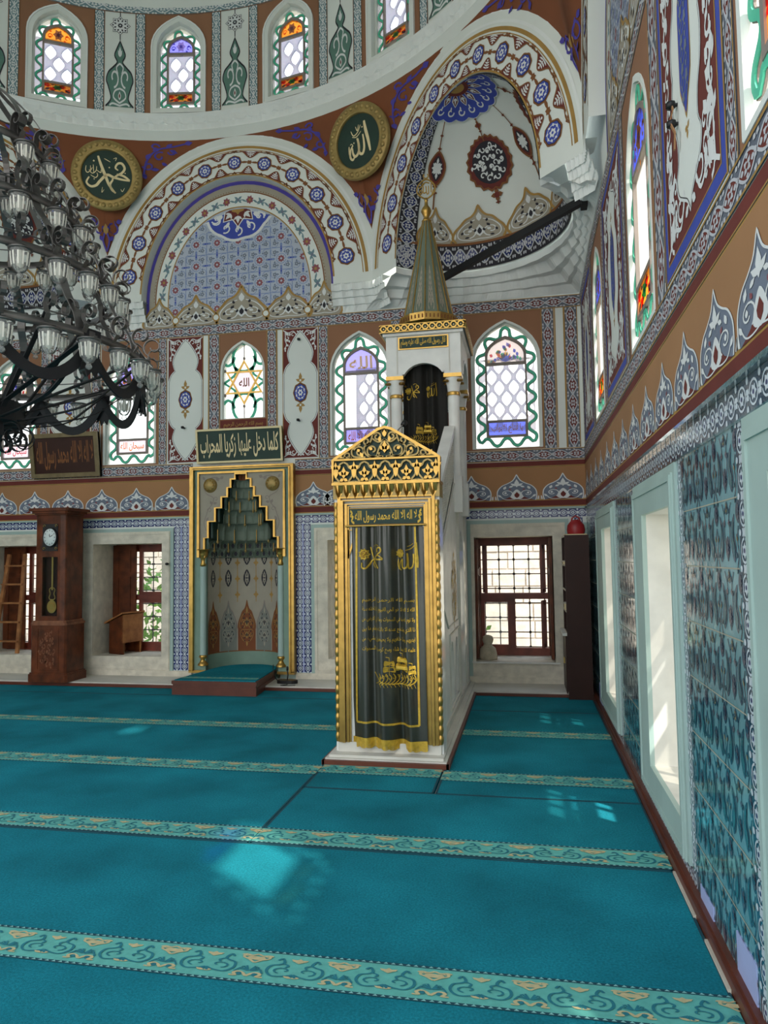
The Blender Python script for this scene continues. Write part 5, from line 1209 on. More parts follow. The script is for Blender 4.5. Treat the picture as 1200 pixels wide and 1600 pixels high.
roundel(67.0, 6.9, [(q2([(752, 590), (757, 640), (768, 700), (776, 765)]), .045), (q2([(735, 660), (738, 700), (735, 740), (720, 765), (700, 752), (698, 700), (692, 670)]), .034), (q2([(698, 672), (702, 720), (690, 755), (668, 766), (655, 745), (655, 715)]), .034), (q2([(660, 700), (640, 725), (634, 760), (650, 780), (668, 760)]), .03), (q2([(632, 700), (630, 740), (640, 775)]), .02), (q2([(655, 620), (670, 650), (700, 640), (725, 605)]), .014), (q2([(660, 655), (690, 662), (725, 640)]), .012), (q2([(690, 605), (700, 630), (712, 600)]), .012), (q2([(640, 695), (650, 690), (660, 700)]), .01)], 'round green board with gilt frame on the rust pendentive left of the corner vault', [(*q2([(668, 690)])[0], .012), (*q2([(735, 620)])[0], .012)])

# iron tie rod across the corner vault
rod = MB(); rod.strap([Vector((.62, 6.84, 4.97)), Vector((-1.37, 8.91, 4.97))], (0, 0, 1), .075, .055, 'iron_black'); rod.box(.6, .66, 6.78, 6.9, 4.9, 5.04, 'iron_black')
tag(rod.build('tie_rod'), 'black iron tie rod crossing the corner vault behind the spire', 'tie rod')

# ---------------------------------------------------------------- minbar (pulpit)
mn = empty('minbar', (-1.09, 7.2, 0)); tag(mn, 'tall white marble pulpit with gilded portal and green conical spire', 'pulpit')
XL, XRr, YF = -1.53, -.665, 5.65
mb = MB(); mb.box(-1.585, -.63, 5.5, 8.95, -.03, .045, 'marble'); mb.box(-1.56, -.655, 5.53, 8.95, .045, .065, 'marble'); rel(mb, 'plinth', mn)
mb = MB()
for q in ((-1.6, -.61, 5.47, 5.5), (-.63, -.605, 5.47, 8.45), (-1.605, -1.585, 5.47, 8.45)): mb.box(*q, -.03, .035, 'plat_wood')
rel(mb, 'plinth_edging', mn)
MF = lambda u, v, h: (u, YF - h, v)
mb = MB()
mb.slab(MF, rect(XL, XRr, .065, 2.16), 'marble_fine', -.2, 0, holes=[rect(-1.36, -.8, .14, 1.84)]); mb.slab(MF, rect(XL + .02, XRr - .02, .065, .14), 'marble', 0, .02); rel(mb, 'portal', mn)
mb = MB(); x0, x1 = XL + .012, XRr - .012
for d_, w_, h_ in ((.035, .028, .035), (.062, .022, .05), (.09, .022, .03), (.108, .012, .02)): mb.band(MF, [(x0 + d_, .14), (x0 + d_, 2.13 - d_), (x1 - d_, 2.13 - d_), (x1 - d_, .14)], w_, 'gold', h_, h0=0)
rel(mb, 'gilded_frame', mn)
for x_ in (x0 + .008, x1 - .008):
    mb = MB(); path = [(0, 0, i * .0085) for i in range(226)]; mb.tube(path, [.015 + .007 * abs(sin(i * .36)) for i in range(226)], 'gold', 8); o_ = mb.build('rope_moulding', mn); o_.location = (x_ + 1.09, YF - .02 - 7.2, .145)
mb = MB(); mb.slab(MF, rect(XL - .005, XRr + .005, 2.085, 2.2), 'gold_old', -.2, .02)
nf = 12
for i in range(nf):
    cx = XL + .01 + (i + .5) * (XRr - XL - .02) / nf; wd = (XRr - XL - .02) / nf
    for k in range(4):
        a0, a1 = -wd * .5 + wd * k / 4, -wd * .5 + wd * (k + 1) / 4; dp = (.03, .075, .05, .02)[k]; de = (.075, .05, .02, .02)[k]
        mb.face([MF(cx + a0, 2.195, .045), MF(cx + a1, 2.195, .045), MF(cx + a1 * .75, 2.13, de), MF(cx + a0 * .75, 2.13, dp)], 'gold'); mb.face([MF(cx + a0 * .75, 2.13, dp), MF(cx + a1 * .75, 2.13, de), MF(cx, 2.075, .028)], 'gold')
mb.slab(MF, rect(XL - .01, XRr + .01, 2.195, 2.215), 'gold', -.2, .05); rel(mb, 'stalactite_cornice', mn)
# pierced crest
crest = [(XL - .005, 2.21), (XRr + .005, 2.21), (XRr + .005, 2.405), (XRr - .02, 2.42), (-1.045, 2.645), (-1.1, 2.66), (-1.155, 2.645), (XL + .02, 2.42), (XL - .005, 2.405)]
mb = MB(); mb.slab(MF, crest, 'dark_green', -.05, 0); mb.band(MF, crest, .022, 'gold', .03, h0=-.05, closed=True); mb.band(MF, [(XL, 2.405), (XRr, 2.405)], .014, 'gold', .028, h0=0); rel(mb, 'crest', mn)
mb = MB(); c = (XRr - XL) / 5
G = lambda L, w_=.014: mb.band(MF, L, w_, 'gold_old', .024, h0=0)
for i in range(5):
    cx = XL + c * (i + .5)
    for s_ in (-1, 1): G(smooth([(cx, 2.385), (cx + s_ * .03, 2.37), (cx + s_ * .045, 2.34), (cx + s_ * .072, 2.32), (cx + s_ * .072, 2.27), (cx + s_ * .04, 2.225), (cx + s_ * .085, 2.225)], 3))
    for l in ((cx, 2.25, .1, .045, 90), (cx, 2.285, .05, .04, 20), (cx, 2.285, .05, .04, 160), (cx, 2.25, .04, .03, -30), (cx, 2.25, .04, .03, 210)): mb.slab(MF, leaf(*l), 'gold', .0, .026)
for i in range(6):
    cx = XL + c * i
    for l in ((max(XL + .02, min(XRr - .02, cx)), 2.25, .14, .05, 90), (max(XL + .02, min(XRr - .02, cx)), 2.33, .05, .04, 30), (max(XL + .02, min(XRr - .02, cx)), 2.33, .05, .04, 150)): mb.slab(MF, leaf(*l), 'gold', 0, .026)
cm = -1.1
for s_ in (-1, 1):
    f = lambda L: [(cm + s_ * x_, y_) for x_, y_ in L]
    for cx, cy, r_, a in ((.1, 2.475, .062, 200), (.21, 2.465, .05, 20), (.31, 2.44, .034, 200), (.06, 2.585, .036, 30), (.15, 2.55, .03, 200), (.0, 2.62, .02, 0)): G(f(spiral(cx, cy, r_, .012, a, a + 420, 20)), .013)
    for L in ([(.01, 2.42), (.06, 2.44), (.03, 2.52), (.0, 2.56)], [(.02, 2.42), (.14, 2.43), (.17, 2.5), (.12, 2.54), (.1, 2.6)], [(.16, 2.42), (.26, 2.43), (.27, 2.49), (.2, 2.53)], [(.28, 2.42), (.38, 2.425), (.42, 2.415)], [(.0, 2.56), (.05, 2.54), (.1, 2.57)]): G(f(smooth(L, 4)), .013)
    for l in ((.18, 2.42, .05, .03, 60), (.27, 2.49, .05, .03, 120), (.04, 2.54, .05, .03, 90), (.36, 2.42, .05, .03, 60), (.1, 2.48, .035, .03, 30), (.21, 2.465, .03, .03, 60)): mb.slab(MF, f(leaf(*l)), 'gold', 0, .025)
for l in ((cm, 2.45, .1, .05, 90), (cm, 2.48, .05, .04, 30), (cm, 2.48, .05, .04, 150), (cm, 2.58, .06, .04, 90)): mb.slab(MF, leaf(*l), 'gold', 0, .027)
rel(mb, 'scrollwork', mn)
mb = MB(); mb.slab(MF, rect(-1.415, -.785, 1.865, 2.01), 'gold_paint', 0, .015); mb.slab(MF, rect(-1.405, -.795, 1.875, 2.0), 'dark_green', .0, .018); text_pat('لا اله الا الله محمد رسول الله', 'goldthread', 1, .02).put(mb, MF, -1.355, 1.885, .51, .1, 0, .018)
for s_ in (-1, 1):
    P = Pat(); P.line(smooth([(-.5, 0), (.1, .2), (-.3, .5), (.3, .6), (-.1, .8), (.3, 1)], 3), .2, 'goldthread', 1); P.put(mb, MF, -1.1 + s_ * .28, 1.885, .04 * s_, .1, 0, .018)
rel(mb, 'inscription', mn)
# gilded bracket showing left of the curtain
mb = MB(); mb.band(MF, [(-1.42, 1.6), (-1.375, 1.72), (-1.345, 1.74), (-1.345, 1.83), (-1.41, 1.83), (-1.41, 1.6)], .016, 'gold', .02, h0=0); rel(mb, 'bracket', mn)
# side walls and stair balustrades
for xs, nm in ((-.72, 'side'), (-1.47, 'side')):
    out = 1 if xs > -1 else -1; MS = lambda u, v, h, xs=xs, out=out: (xs + out * h, u, v); mb = MB()
    prof = [(5.85, .065), (8.95, .065), (8.95, 2.45), (7.42, 2.45), (5.85, 1.55)]
    ar = lambda c, w_, z0, z1: [(c - w_, z0), (c + w_, z0)] + [(c + w_ * cos(R(a)) * (1 if a % 180 else 1), z1 + w_ * 1.3 * sin(R(a))) for a in range(0, 181, 20)]
    holes = [ar(6.95, .13, .22, .62), ar(7.38, .13, .22, .62), ar(8.12, .27, .13, 1.55)]
    mb.slab(MS, prof, 'marble_fine', -.08, 0, holes=holes)
    for L, w_ in (([(5.9, .12), (7.72, .12), (7.72, 2.4)], .02), ([(5.95, 1.52), (7.35, 2.36), (7.6, 2.36), (7.6, .95), (6.6, .95), (5.95, 1.3)], .016), ([(6.7, .87), (7.6, .87), (7.6, .18), (6.7, .18)], .016), ([(7.78, .12), (8.48, .12), (8.48, 2.35), (7.78, 2.35)], .02), ([(5.9, .09), (8.9, .09)], .03), ([(7.75, 2.2), (8.6, 2.2)], .02)): mb.band(MS, L, w_, 'marble', .014, h0=0, closed=len(L) > 3)
    sd_ = rel(mb, nm, mn)
    mb = MB(); P = scroll_fill(None, 'goldthread', 22, 9, .05)
    for pts, tr, m_, L in P.q: mb.raw([MS(7.2 + (x_ - .5) * .5, 1.3 + (y_ - .5) * .75, .006) for x_, y_ in pts], tr, m_)
    L0 = Vector(mn.location); mb.v = [(p[0] - L0.x, p[1] - L0.y, p[2] - L0.z) for p in mb.v]; mb.build('gilded_ornament', sd_)
    mb = MB(); bal = [(5.8, 1.5), (7.42, 2.4), (7.42, 2.92), (5.8, 2.03)]
    mb.slab(MS, bal, 'marble_fine', -.07, .0)
    mb.slab(MS, [(5.8, 2.0), (7.45, 2.91), (7.45, 2.98), (5.8, 2.07)], 'marble_fine', -.09, .02)
    for i in range(30):
        u = 5.88 + i * .05; zz = 1.55 + (u - 5.8) * .553
        for j in range(6): mb.band(MS, arc(u + .025, zz + .05 + j * .065, .02, 0, 330, 6), .007, 'marble', .006, h0=0)
    rel(mb, 'balustrade', mn)
mb = MB()
for i in range(9): mb.box(-1.39, -.8, 5.85 + i * .18, 7.5, .065 + i * .22, .065 + (i + 1) * .22, 'marble')
mb.box(-1.39, -.8, 7.42, 8.9, 1.9, 2.07, 'marble'); rel(mb, 'stair', mn)
# kiosk
KY0, KY1, KX0, KX1 = 7.42, 8.42, -1.42, -.62
MK = lambda u, v, h: (u, KY0 - h, v)
for x_, y_ in ((KX0 + .09, KY0 + .09), (KX1 - .09, KY0 + .09), (KX0 + .09, KY1 - .09), (KX1 - .09, KY1 - .09)):
    mb = MB(); mb.lathe([(.06, 2.07), (.06, 3.33)], 'marble_fine', n=16); mb.box(-.075, .075, -.075, .075, 2.07, 2.45, 'marble_fine'); p_ = mb.build('post', mn); p_.location = (x_ + 1.09, y_ - 7.2, 0)
    mb = MB(); mb.lathe([(.068, 3.31), (.075, 3.33), (.068, 3.35)], 'gold', n=16); mb.lathe([(.062, 3.35), (.07, 3.42), (.09, 3.5)], 'marble_fine', n=16); mb.box(-.095, .095, -.095, .095, 3.5, 3.54, 'gold')
    for dx, dy in ((-1, -1), (1, -1), (1, 1), (-1, 1)):
        for a_ in (0, 1): mb.lathe([(.0, -.012), (.03, -.01), (.034, 0), (.03, .01), (0, .012)], 'gold', (dx * .075, dy * .075, 3.46), 10)
    mb.build('capital', p_)
def kiosk_face(M, x0, x1, text=False):
    mb = MB(); c = (x0 + x1) / 2; a = (x1 - x0) / 2 - .15; ap = [(c + a * cos(R(t_)), 3.44 + a * .95 * sin(R(t_))) for t_ in range(0, 181, 10)]
    xs = [x0] + [c + a * cos(R(t_)) for t_ in range(180, -1, -6)] + [x1]; lo = lambda x_: max(3.54, 3.44 + a * .95 * sqrt(max(0, 1 - ((x_ - c) / a) ** 2)) if abs(x_ - c) < a else 3.54)
    for h_ in (0, -.1): mb.grid([[M(x_, lo(x_), h_) for x_ in xs], [M(x_, 4.0, h_) for x_ in xs]], 'marble_fine', False)
    mb.grid([[M(x_, lo(x_), h_) for x_ in xs] for h_ in (0, -.1)], 'marble_fine', False)
    mb.band(M, [p for p in ap if p[1] > 3.53], .03, 'marble_fine', .012, h0=0)
    for x_ in (x0 + .12, x1 - .12): mb.band(M, [(x_, 3.56), (x_, 3.97)], .012, 'marble', .008, h0=0)
    rel(mb, 'arch_panel', mn)
kiosk_face(MK, KX0, KX1); kiosk_face(lambda u, v, h: (KX1 + h, u, v), KY0, KY1); kiosk_face(lambda u, v, h: (KX0 - h, u, v), KY0, KY1)
mb = MB(); mb.slab(MK, rect(-1.285, -.745, 3.82, 3.955), 'gold', 0, .012); mb.slab(MK, rect(-1.27, -.76, 3.833, 3.942), 'dark_green', 0, .015); text_pat('قال رسول الله صلى الله عليه وسلم', 'goldthread', 1, .02).put(mb, MK, -1.255, 3.84, .48, .092, 0, .015); rel(mb, 'inscription', mn)
mb = MB(); mb.box(KX0 - .03, KX1 + .03, KY0 - .03, KY1 + .03, 3.97, 4.0, 'marble_fine'); mb.box(KX0 - .05, KX1 + .05, KY0 - .05, KY1 + .05, 4.0, 4.085, 'dark_green')
for M2, a, b in ((lambda u, v, h: (u, KY0 - .05 - h, v), KX0 - .05, KX1 + .05), (lambda u, v, h: (KX1 + .05 + h, u, v), KY0 - .05, KY1 + .05), (lambda u, v, h: (KX0 - .05 - h, u, v), KY0 - .05, KY1 + .05)):
    n_ = 12; cc = (b - a) / n_
    for q in (rect(a, b, 4.0, 4.008), rect(a, b, 4.077, 4.085)): mb.slab(M2, q, 'gold', 0, .015)
    for i in range(n_): mb.band(M2, arc(a + (i + .5) * cc, 4.042, .03, 0, 345, 14), .014, 'gold', .016, h0=0); mb.slab(M2, arc(a + (i + .5) * cc, 4.042, .008, 0, 300, 5), 'cream', 0, .01); mb.slab(M2, [(a + i * cc, 4.03), (a + i * cc + .008, 4.042), (a + i * cc, 4.054), (a + i * cc - .008, 4.042)], 'gold', 0, .014)
rel(mb, 'cornice', mn)
SC = (-1.0, 7.9, 0); SCx = (KX0 + KX1) / 2 + .0
oc = lambda r: r
mb = MB(); mb.lathe([(.27, 4.085), (.27, 4.2)], 'grey_green', (SCx, 7.92, 0), 12, smooth=False)
for i in range(12): a = 2 * pi * (i + .5) / 12; x_, y_ = SCx + .262 * cos(a), 7.92 + .262 * sin(a); mb.box(-.015, .015, -.035, .035, 4.12, 4.165, 'black', lambda p, q, s: (x_ + p * cos(a) - q * sin(a), y_ + p * sin(a) + q * cos(a), s))
rel(mb, 'drum', mn)
mb = MB(); mb.lathe([(.27, 4.185), (.335, 4.2), (.34, 4.285), (.3, 4.29)], 'gold', (SCx, 7.92, 0), 12, smooth=False)
for i in range(48):
    a = 2 * pi * (i + .5) / 48; b = pi / 12 - abs((a % (pi / 6)) - pi / 12); rr = .339 * cos(pi / 12) / cos((a % (pi / 6)) - pi / 12) + .001
    x_, y_ = SCx + rr * cos(a), 7.92 + rr * sin(a); mb.box(-.004, .002, -.007, .007, 4.222, 4.262, 'brown_line', lambda p, q, s: (x_ + p * cos(a) - q * sin(a), y_ + p * sin(a) + q * cos(a), s))
rel(mb, 'gilded_crown', mn)
ZB, ZT, RB = 4.28, 5.46, .29
cone = lambda t: RB + (.045 - RB) * t
mb = MB(); mb.lathe([(RB, ZB), (.045, ZT)], 'grey_green', (SCx, 7.92, 0), 12, smooth=False)
P = Pat(); P.line([(0, .05), (0, .8)], .03, 'greytaupe', 1)
for k in range(6): y_ = .08 + k * .12; sc_ = 1 - k * .1; 
for k in range(6):
    y_ = .06 + k * .13; s_ = .42 * (1 - k * .12)
    for sg in (-1, 1): P.line([(sg * a, b) for a, b in spiral(s_ * .5, y_ + .04, s_ * .42, .05, 180, -90, 10)], .06, 'greytaupe', 1); P.fill([(sg * a, b) for a, b in leaf(.03, y_ + .06, s_ * .8, .05, 40)], 'greytaupe', 1)
P.fill(leaf(0, .8, .16, .2, 90), 'greytaupe', 1)
for i in range(12):
    am = 2 * pi * (i + .5) / 12
    def MC(u, v, h):
        t_ = v; r_ = cone(t_) * cos(pi / 12) + h; wv = u * cone(t_) * .24
        return (SCx + r_ * cos(am) - wv * sin(am), 7.92 + r_ * sin(am) + wv * cos(am), ZB + (ZT - ZB) * t_)
    PP = Pat(); PP.add(P, lambda x_, y_: (x_ * 1.6, .03 + y_ * .5)); PP.put(mb, MC, 0, 0, 1, 1, 0, .001)
rel(mb, 'spire', mn)
mb = MB()
for i in range(12): a = 2 * pi * i / 12; mb.tube([(SCx + cone(t_) * cos(a), 7.92 + cone(t_) * sin(a), ZB + (ZT - ZB) * t_) for t_ in (0, .25, .5, .75, 1)], [.009, .0085, .008, .0075, .007], 'gold', 6)
rel(mb, 'spire_ribs', mn)
mb = MB(); mb.lathe([(.05, 5.44), (.058, 5.45), (.05, 5.46), (.042, 5.47), (.03, 5.5), (.045, 5.53), (.062, 5.57), (.045, 5.61), (.022, 5.64), (.018, 5.69), (.024, 5.7), (.012, 5.72), (0, 5.74)], 'gold', (SCx, 7.92, 0), 16)
ME_ = lambda u, v, h: (SCx + u, 7.92 - h, v)
teardrop = smooth([(0, 5.72), (.09, 5.78), (.105, 5.85), (.07, 5.91), (0, 5.95), (-.07, 5.91), (-.105, 5.85), (-.09, 5.78)], 4, True); mb.band(ME_, teardrop, .014, 'gold', .006, h0=-.006, closed=True)
for L in ([(.06, 5.79), (.06, 5.9)], [(.03, 5.87), (.03, 5.79), (.01, 5.78), (0, 5.87)], [(0, 5.8), (-.03, 5.79), (-.03, 5.87)], [(-.05, 5.83), (-.075, 5.81), (-.06, 5.78), (-.04, 5.81)], [(-.05, 5.89), (0, 5.915), (.04, 5.9)], [(-.08, 5.85), (-.05, 5.87), (-.02, 5.9)], [(.085, 5.82), (.07, 5.76)]): mb.band(ME_, smooth(L, 3), .012, 'gold', .005, h0=-.005)
mb.band(ME_, arc(0, 5.99, .028, 130, 410, 14), .012, 'gold', .005, h0=-.005); rel(mb, 'finial', mn)

# ---------------------------------------------------------------- curtains of the pulpit
SHIP = Pat(); gt = 'goldthread'
for x0, y0, w_, h_ in ((-.32, .38, .3, .16), (-.3, .56, .26, .14), (.0, .42, .34, .2), (.03, .64, .3, .17), (.36, .34, .2, .12), (.38, .48, .17, .11)):
    SHIP.fill(smooth([(x0, y0), (x0 + w_ * .5, y0 + .03), (x0 + w_, y0 - .01), (x0 + w_ * .92, y0 + h_), (x0 + w_ * .5, y0 + h_ * .9), (x0 + .01, y0 + h_ * 1.05)], 3, True), gt, 1)
for x_, a, b in ((-.17, .3, .8), (.17, .35, .92), (.46, .28, .66)): SHIP.line([(x_, a), (x_, b)], .012, gt, 1); SHIP.line([(x_, b), (x_ - .09, b + .02)], .02, gt, 1)
SHIP.line(smooth([(-.62, .34), (-.5, .2), (-.35, .08), (0, .04), (.4, .06), (.55, .14), (.62, .3)], 5), .03, gt, 1)
for i in range(11): x_ = -.45 + i * .095; SHIP.line(smooth([(x_, .34 - .03 * (i % 2)), (x_ + .05, .24), (x_ + .02, .13), (x_ - .06, .06), (x_ - .12, .02)], 3), .022, gt, 1); SHIP.line(spiral(x_ + .03, .2 + .04 * (i % 3), .045, .012, i * 50, i * 50 + 300, 8), .018, gt, 1); SHIP.line([(x_, .06), (x_ + .05, -.06)], .014, gt, 1)
NAMEA = Pat()
for L, w_ in (([(.42, 1), (.44, .7), (.47, .35), (.46, .1)], .07), ([(.3, .6), (.3, .3), (.24, .12), (.12, .1), (.1, .4), (.08, .62)], .06), ([(.09, .5), (.08, .2), (-.02, .08), (-.12, .14), (-.12, .4)], .06), ([(-.1, .42), (-.22, .3), (-.26, .1), (-.16, .02)], .05), ([(-.3, .42), (-.32, .22), (-.28, .05)], .035), ([(.36, .9), (.2, .78), (.02, .72)], .03), ([(.3, .98), (.2, .9), (.08, .86)], .02)): NAMEA.line(smooth(L, 4), w_, gt, 1)
def rosebud(P, x_, y_, r_): P.ell(x_, y_, r_, r_ * 1.05, gt, 1, 14); P.line(arc(x_, y_, r_ * .6, 0, 300, 10), .02, 'brown_line', 2); P.line(arc(x_, y_, r_ * .3, 90, 360, 8), .02, 'brown_line', 2); P.flower(x_, y_, r_ * 1.25, 9, gt, 0)
rosebud(NAMEA, -.22, .62, .15)
NAMEM = Pat()
for L, w_ in (([(-.02, .9), (.05, .6), (.15, .35), (.32, .08)], .05), ([(.5, .42), (.3, .42), (.08, .42), (-.08, .2), (-.2, .08), (-.34, .12), (-.34, .3)], .06), ([(.12, .42), (.28, .6), (.42, .72), (.4, .86), (.28, .84), (.28, .7)], .05), ([(.5, .44), (.36, .55), (.24, .58)], .04), ([(.14, .38), (.1, .22), (.2, .1)], .045), ([(.1, .92), (.24, .98), (.34, .92)], .025)): NAMEM.line(smooth(L, 4), w_, gt, 1)
rosebud(NAMEM, -.26, .62, .19)
def curtain(name, xa, xb, z0, z1, y0, label, m, main):
    rt = empty(name, ((xa + xb) / 2, y0, z0)); W_ = xb - xa
    def fold(u, v):
        t_ = (v - z0) / (z1 - z0); k = .35 + .65 * t_ if main else 1
        g = .03 * sin(u * 34 + .6 * sin(t_ * 2.2) + 1.1) + .018 * sin(u * 61 + 2 + t_ * 1.1) * (.4 + .6 * t_) + .026 * sin(u * 15 - t_ * .8)
        return g * (1.2 - .4 * t_) + .004 * sin(u * 160) * max(0, t_ - .8) * 5
    def MCU(u, v, h): 
        t_ = (v - z0) / (z1 - z0); uu = u + (.015 * (1 - t_) * ((u - (xa + xb) / 2) / W_) * 2 if main else 0)
        return (uu, y0 - fold(u, v) - h, v + (.012 * sin(u * 9) * (1 - t_) if main else 0))
    nu, nv = 110, 26; mb = MB(); G_ = [[MCU(xa + W_ * i / nu, z0 + (z1 - z0) * j / nv, 0) for i in range(nu + 1)] for j in range(nv + 1)]
    B2 = [[(p[0], p[1] + .006, p[2]) for p in r_] for r_ in G_]; mb.grid(G_, m); mb.grid(B2, m); mb.grid([G_[0], B2[0]], m); mb.grid([G_[-1], B2[-1]], m); mb.grid([[r_[0] for r_ in G_], [r_[0] for r_ in B2]], m); mb.grid([[r_[-1] for r_ in G_], [r_[-1] for r_ in B2]], m)
    L0 = Vector(rt.location)
    def add(mb, nm): mb.v = [(p[0] - L0.x, p[1] - L0.y, p[2] - L0.z) for p in mb.v]; return mb.build(nm, rt)
    add(mb, 'cloth'); mb = MB()
    if main:
        cx = (xa + xb) / 2; NAMEA.put(mb, MCU, cx + .15, 1.5, .2, .22, 0, .006); add(mb, 'embroidered_name'); mb = MB(); NAMEM.put(mb, MCU, cx - .13, 1.5, .21, .21, 0, .006); add(mb, 'embroidered_name')
        rnd = random.Random(2)
        lines = ['بسم الله الرحمن الرحيم', 'الله لا اله الا هو الحي القيوم لا تاخذه سنة', 'ولا نوم له ما في السموات وما في الارض من', 'ذا الذي يشفع عنده الا باذنه يعلم ما بين', 'ايديهم وما خلفهم ولا يحيطون بشيء من', 'علمه الا بما شاء وسع كرسيه السموات']
        for i, t_ in enumerate(lines): mb = MB(); text_pat(t_, gt, 1, .01).put(mb, MCU, cx - .2, 1.24 - i * .078, .41, .05 if i else .045, 0, .005); add(mb, 'embroidered_line')
        mb = MB(); SHIP.put(mb, MCU, cx + .06, .6, .27, .27, 0, .006); add(mb, 'embroidered_ship'); mb = MB()
        for L in ([(xa + .04, z1 - .01), (xa + .035, z0 + .16)], [(xb - .06, z1 - .01), (xb - .06, z0 + .16)], [(xa + .035, z0 + .16), (xb - .06, z0 + .16)]):
            L = [(L[0][0] + (L[1][0] - L[0][0]) * i / 60, L[0][1] + (L[1][1] - L[0][1]) * i / 60) for i in range(61)]; mb.band(MCU, L, .016, gt, .006)
        add(mb, 'braid_border'); mb = MB()
        L = [(xa + W_ * i / 80, z0 + .02) for i in range(81)]; mb.band(MCU, L, .045, gt, .008)
        for i in range(80): u = xa + W_ * (i + .5) / 80; mb.band(MCU, [(u, z0 + .005), (u + .002 * sin(i), z0 - .028 - .012 * abs(sin(i * .39)))], .007, gt, .006)
        add(mb, 'fringe')
        mb = MB(); mb.tube([(xa - .05, y0 + .0, z1 + .005), (xb + .03, y0, z1 + .005)], .009, 'gold', 8); add(mb, 'rail')
    else:
        cx = (xa + xb) / 2; NAMEA.put(mb, MCU, cx + .06, 3.32, .13, .16, 0, .006); add(mb, 'embroidered_name'); mb = MB(); NAMEM.put(mb, MCU, cx - .14, 3.3, .17, .17, 0, .006); add(mb, 'embroidered_name'); mb = MB(); SHIP.put(mb, MCU, cx - .02, 2.83, .24, .24, 0, .006)
        add(mb, 'embroidered_ship')
        mb = MB(); mb.tube([(xa - .03, y0, z1), (xb + .03, y0, z1)], .008, 'gold', 8); add(mb, 'rail')
    return tag(rt, label, 'curtain')
curtain('curtain', -1.375, -.8, .14, 1.855, YF - .06, 'long dark green curtain with gold fringe covering the pulpit door', 'curtain', True)
curtain('curtain', -1.26, -.78, 2.12, 3.78, KY0 + .13, 'black curtain with gold ship embroidery inside the pulpit kiosk', 'curtain_dark', False)
# ---------------------------------------------------------------- longcase clock
ck = empty('longcase_clock', (-6.14, 8.55, .05)); ck.scale = (.8, .8, .99); tag(ck, 'tall brown wooden clock with pendulum window standing on the marble step', 'clock')
def octo(w_, d, ch): return [(-w_, d), (-w_, -d + ch), (-w_ + ch, -d), (w_ - ch, -d), (w_, -d + ch), (w_, d)]
HM = lambda u, v, h: (u, v, h)
CP = lambda u, v, h: (u, -.24 - h, v)
def stepped(mb, lv, m):
    for w_, d, ch, z0, z1 in lv: mb.slab(HM, octo(w_, d, ch), m, z0, z1); mb.poly(HM, octo(w_, d, ch), m, z0)
mb = MB(); stepped(mb, [(.36, .27, .03, 0, .1), (.345, .26, .03, .1, .12), (.325, .245, .03, .12, .74)], 'wood_clock')
P = scroll_fill(None, 'wood_mid', 20, 5, .03)
for pts, tr, m_, L in P.q: mb.raw([CP((x_ - .5) * .34, .42 + (y_ - .5) * .5, .007) for x_, y_ in pts], tr, m_)
mb.band(CP, rect(-.19, .19, .16, .7), .02, 'wood_clock', .012, h0=.0, closed=True); mb.build('plinth', ck)
mb = MB(); stepped(mb, [(.335, .255, .03, .74, .77), (.31, .245, .03, .77, .8)], 'wood_mid'); mb.build('waist_moulding', ck)
mb = MB(); D8 = lambda z0, z1, holes: (mb.slab(lambda u, v, h: (u, -.22 - h, v), rect(-.185, .185, z0, z1), 'wood_clock', -.03, 0, holes=holes))
D8(.8, 2.2, [rect(-.14, .14, .86, 1.64), rect(-.14, .14, 1.72, 2.08)])
for pts in ([(-.185, -.22), (-.265, -.205), (-.28, -.19), (-.28, .25), (-.27, .25), (-.27, -.19), (-.18, -.2)], [(.185, -.22), (.265, -.205), (.28, -.19), (.28, .25), (.27, .25), (.27, -.19), (.18, -.2)], [(-.28, .24), (.28, .24), (.28, .25), (-.28, .25)]): mb.slab(HM, pts, 'wood_clock', .8, 2.2)
mb.box(-.27, .27, -.19, .24, 1.66, 1.69, 'wood_clock'); mb.build('trunk', ck)
mb = MB(); mb.box(-.16, .16, -.1, -.09, .84, 1.66, 'wood_dark'); mb.build('inner_back', ck)
mb = MB(); mb.poly(lambda u, v, h: (u, -.235 - h, v), rect(-.14, .14, .86, 1.64), 'glass_clear'); mb.build('glass_door', ck)
mb = MB(); stepped(mb, [(.3, .25, .03, 2.2, 2.22), (.33, .28, .03, 2.22, 2.25), (.37, .31, .03, 2.25, 2.29)], 'wood_clock'); mb.build('cornice', ck)
mb = MB(); mb.box(-.14, .14, -.23, -.2, 1.72, 2.08, 'black'); 
for sx in (-1, 1):
    for sz in (-1, 1): mb.band(CP, spiral(sx * .11, 1.9 + sz * .15, .025, .006, 0, 300, 10), .005, 'brass', .0, h0=-.012)
mb.build('dial_plate', ck)
mb = MB(); mb.lathe([(0, .05), (.115, .05), (.115, .0)], 'dial', n=40); mb.lathe([(.115, 0), (.118, .055), (.128, .058), (.13, 0)], 'black', n=40)
MD_ = lambda u, v, h: (u, v, .051 + h)
for i in range(12): a = R(30 * i); mb.band(MD_, [(.083 * cos(a), .083 * sin(a)), (.1 * cos(a), .1 * sin(a))], .009, 'black', .001)
dl = mb.build('dial', ck); dl.location = (.02, -.22, 1.9); dl.rotation_euler = (R(90), 0, 0)
for a, l, nm in ((90 - 62, .08, 'minute_hand'), (90 + 3, .05, 'hour_hand')): mb = MB(); mb.slab(MD_, leaf(0, 0, l, .01 if l > .06 else .013, a), 'black', .001, .004); mb.build(nm, dl)
mb = MB(); mb.box(-.014, .014, -.16, -.15, 1.2, 1.66, 'brass')
PM_ = lambda u, v, h: (u, -.155 - h, v)
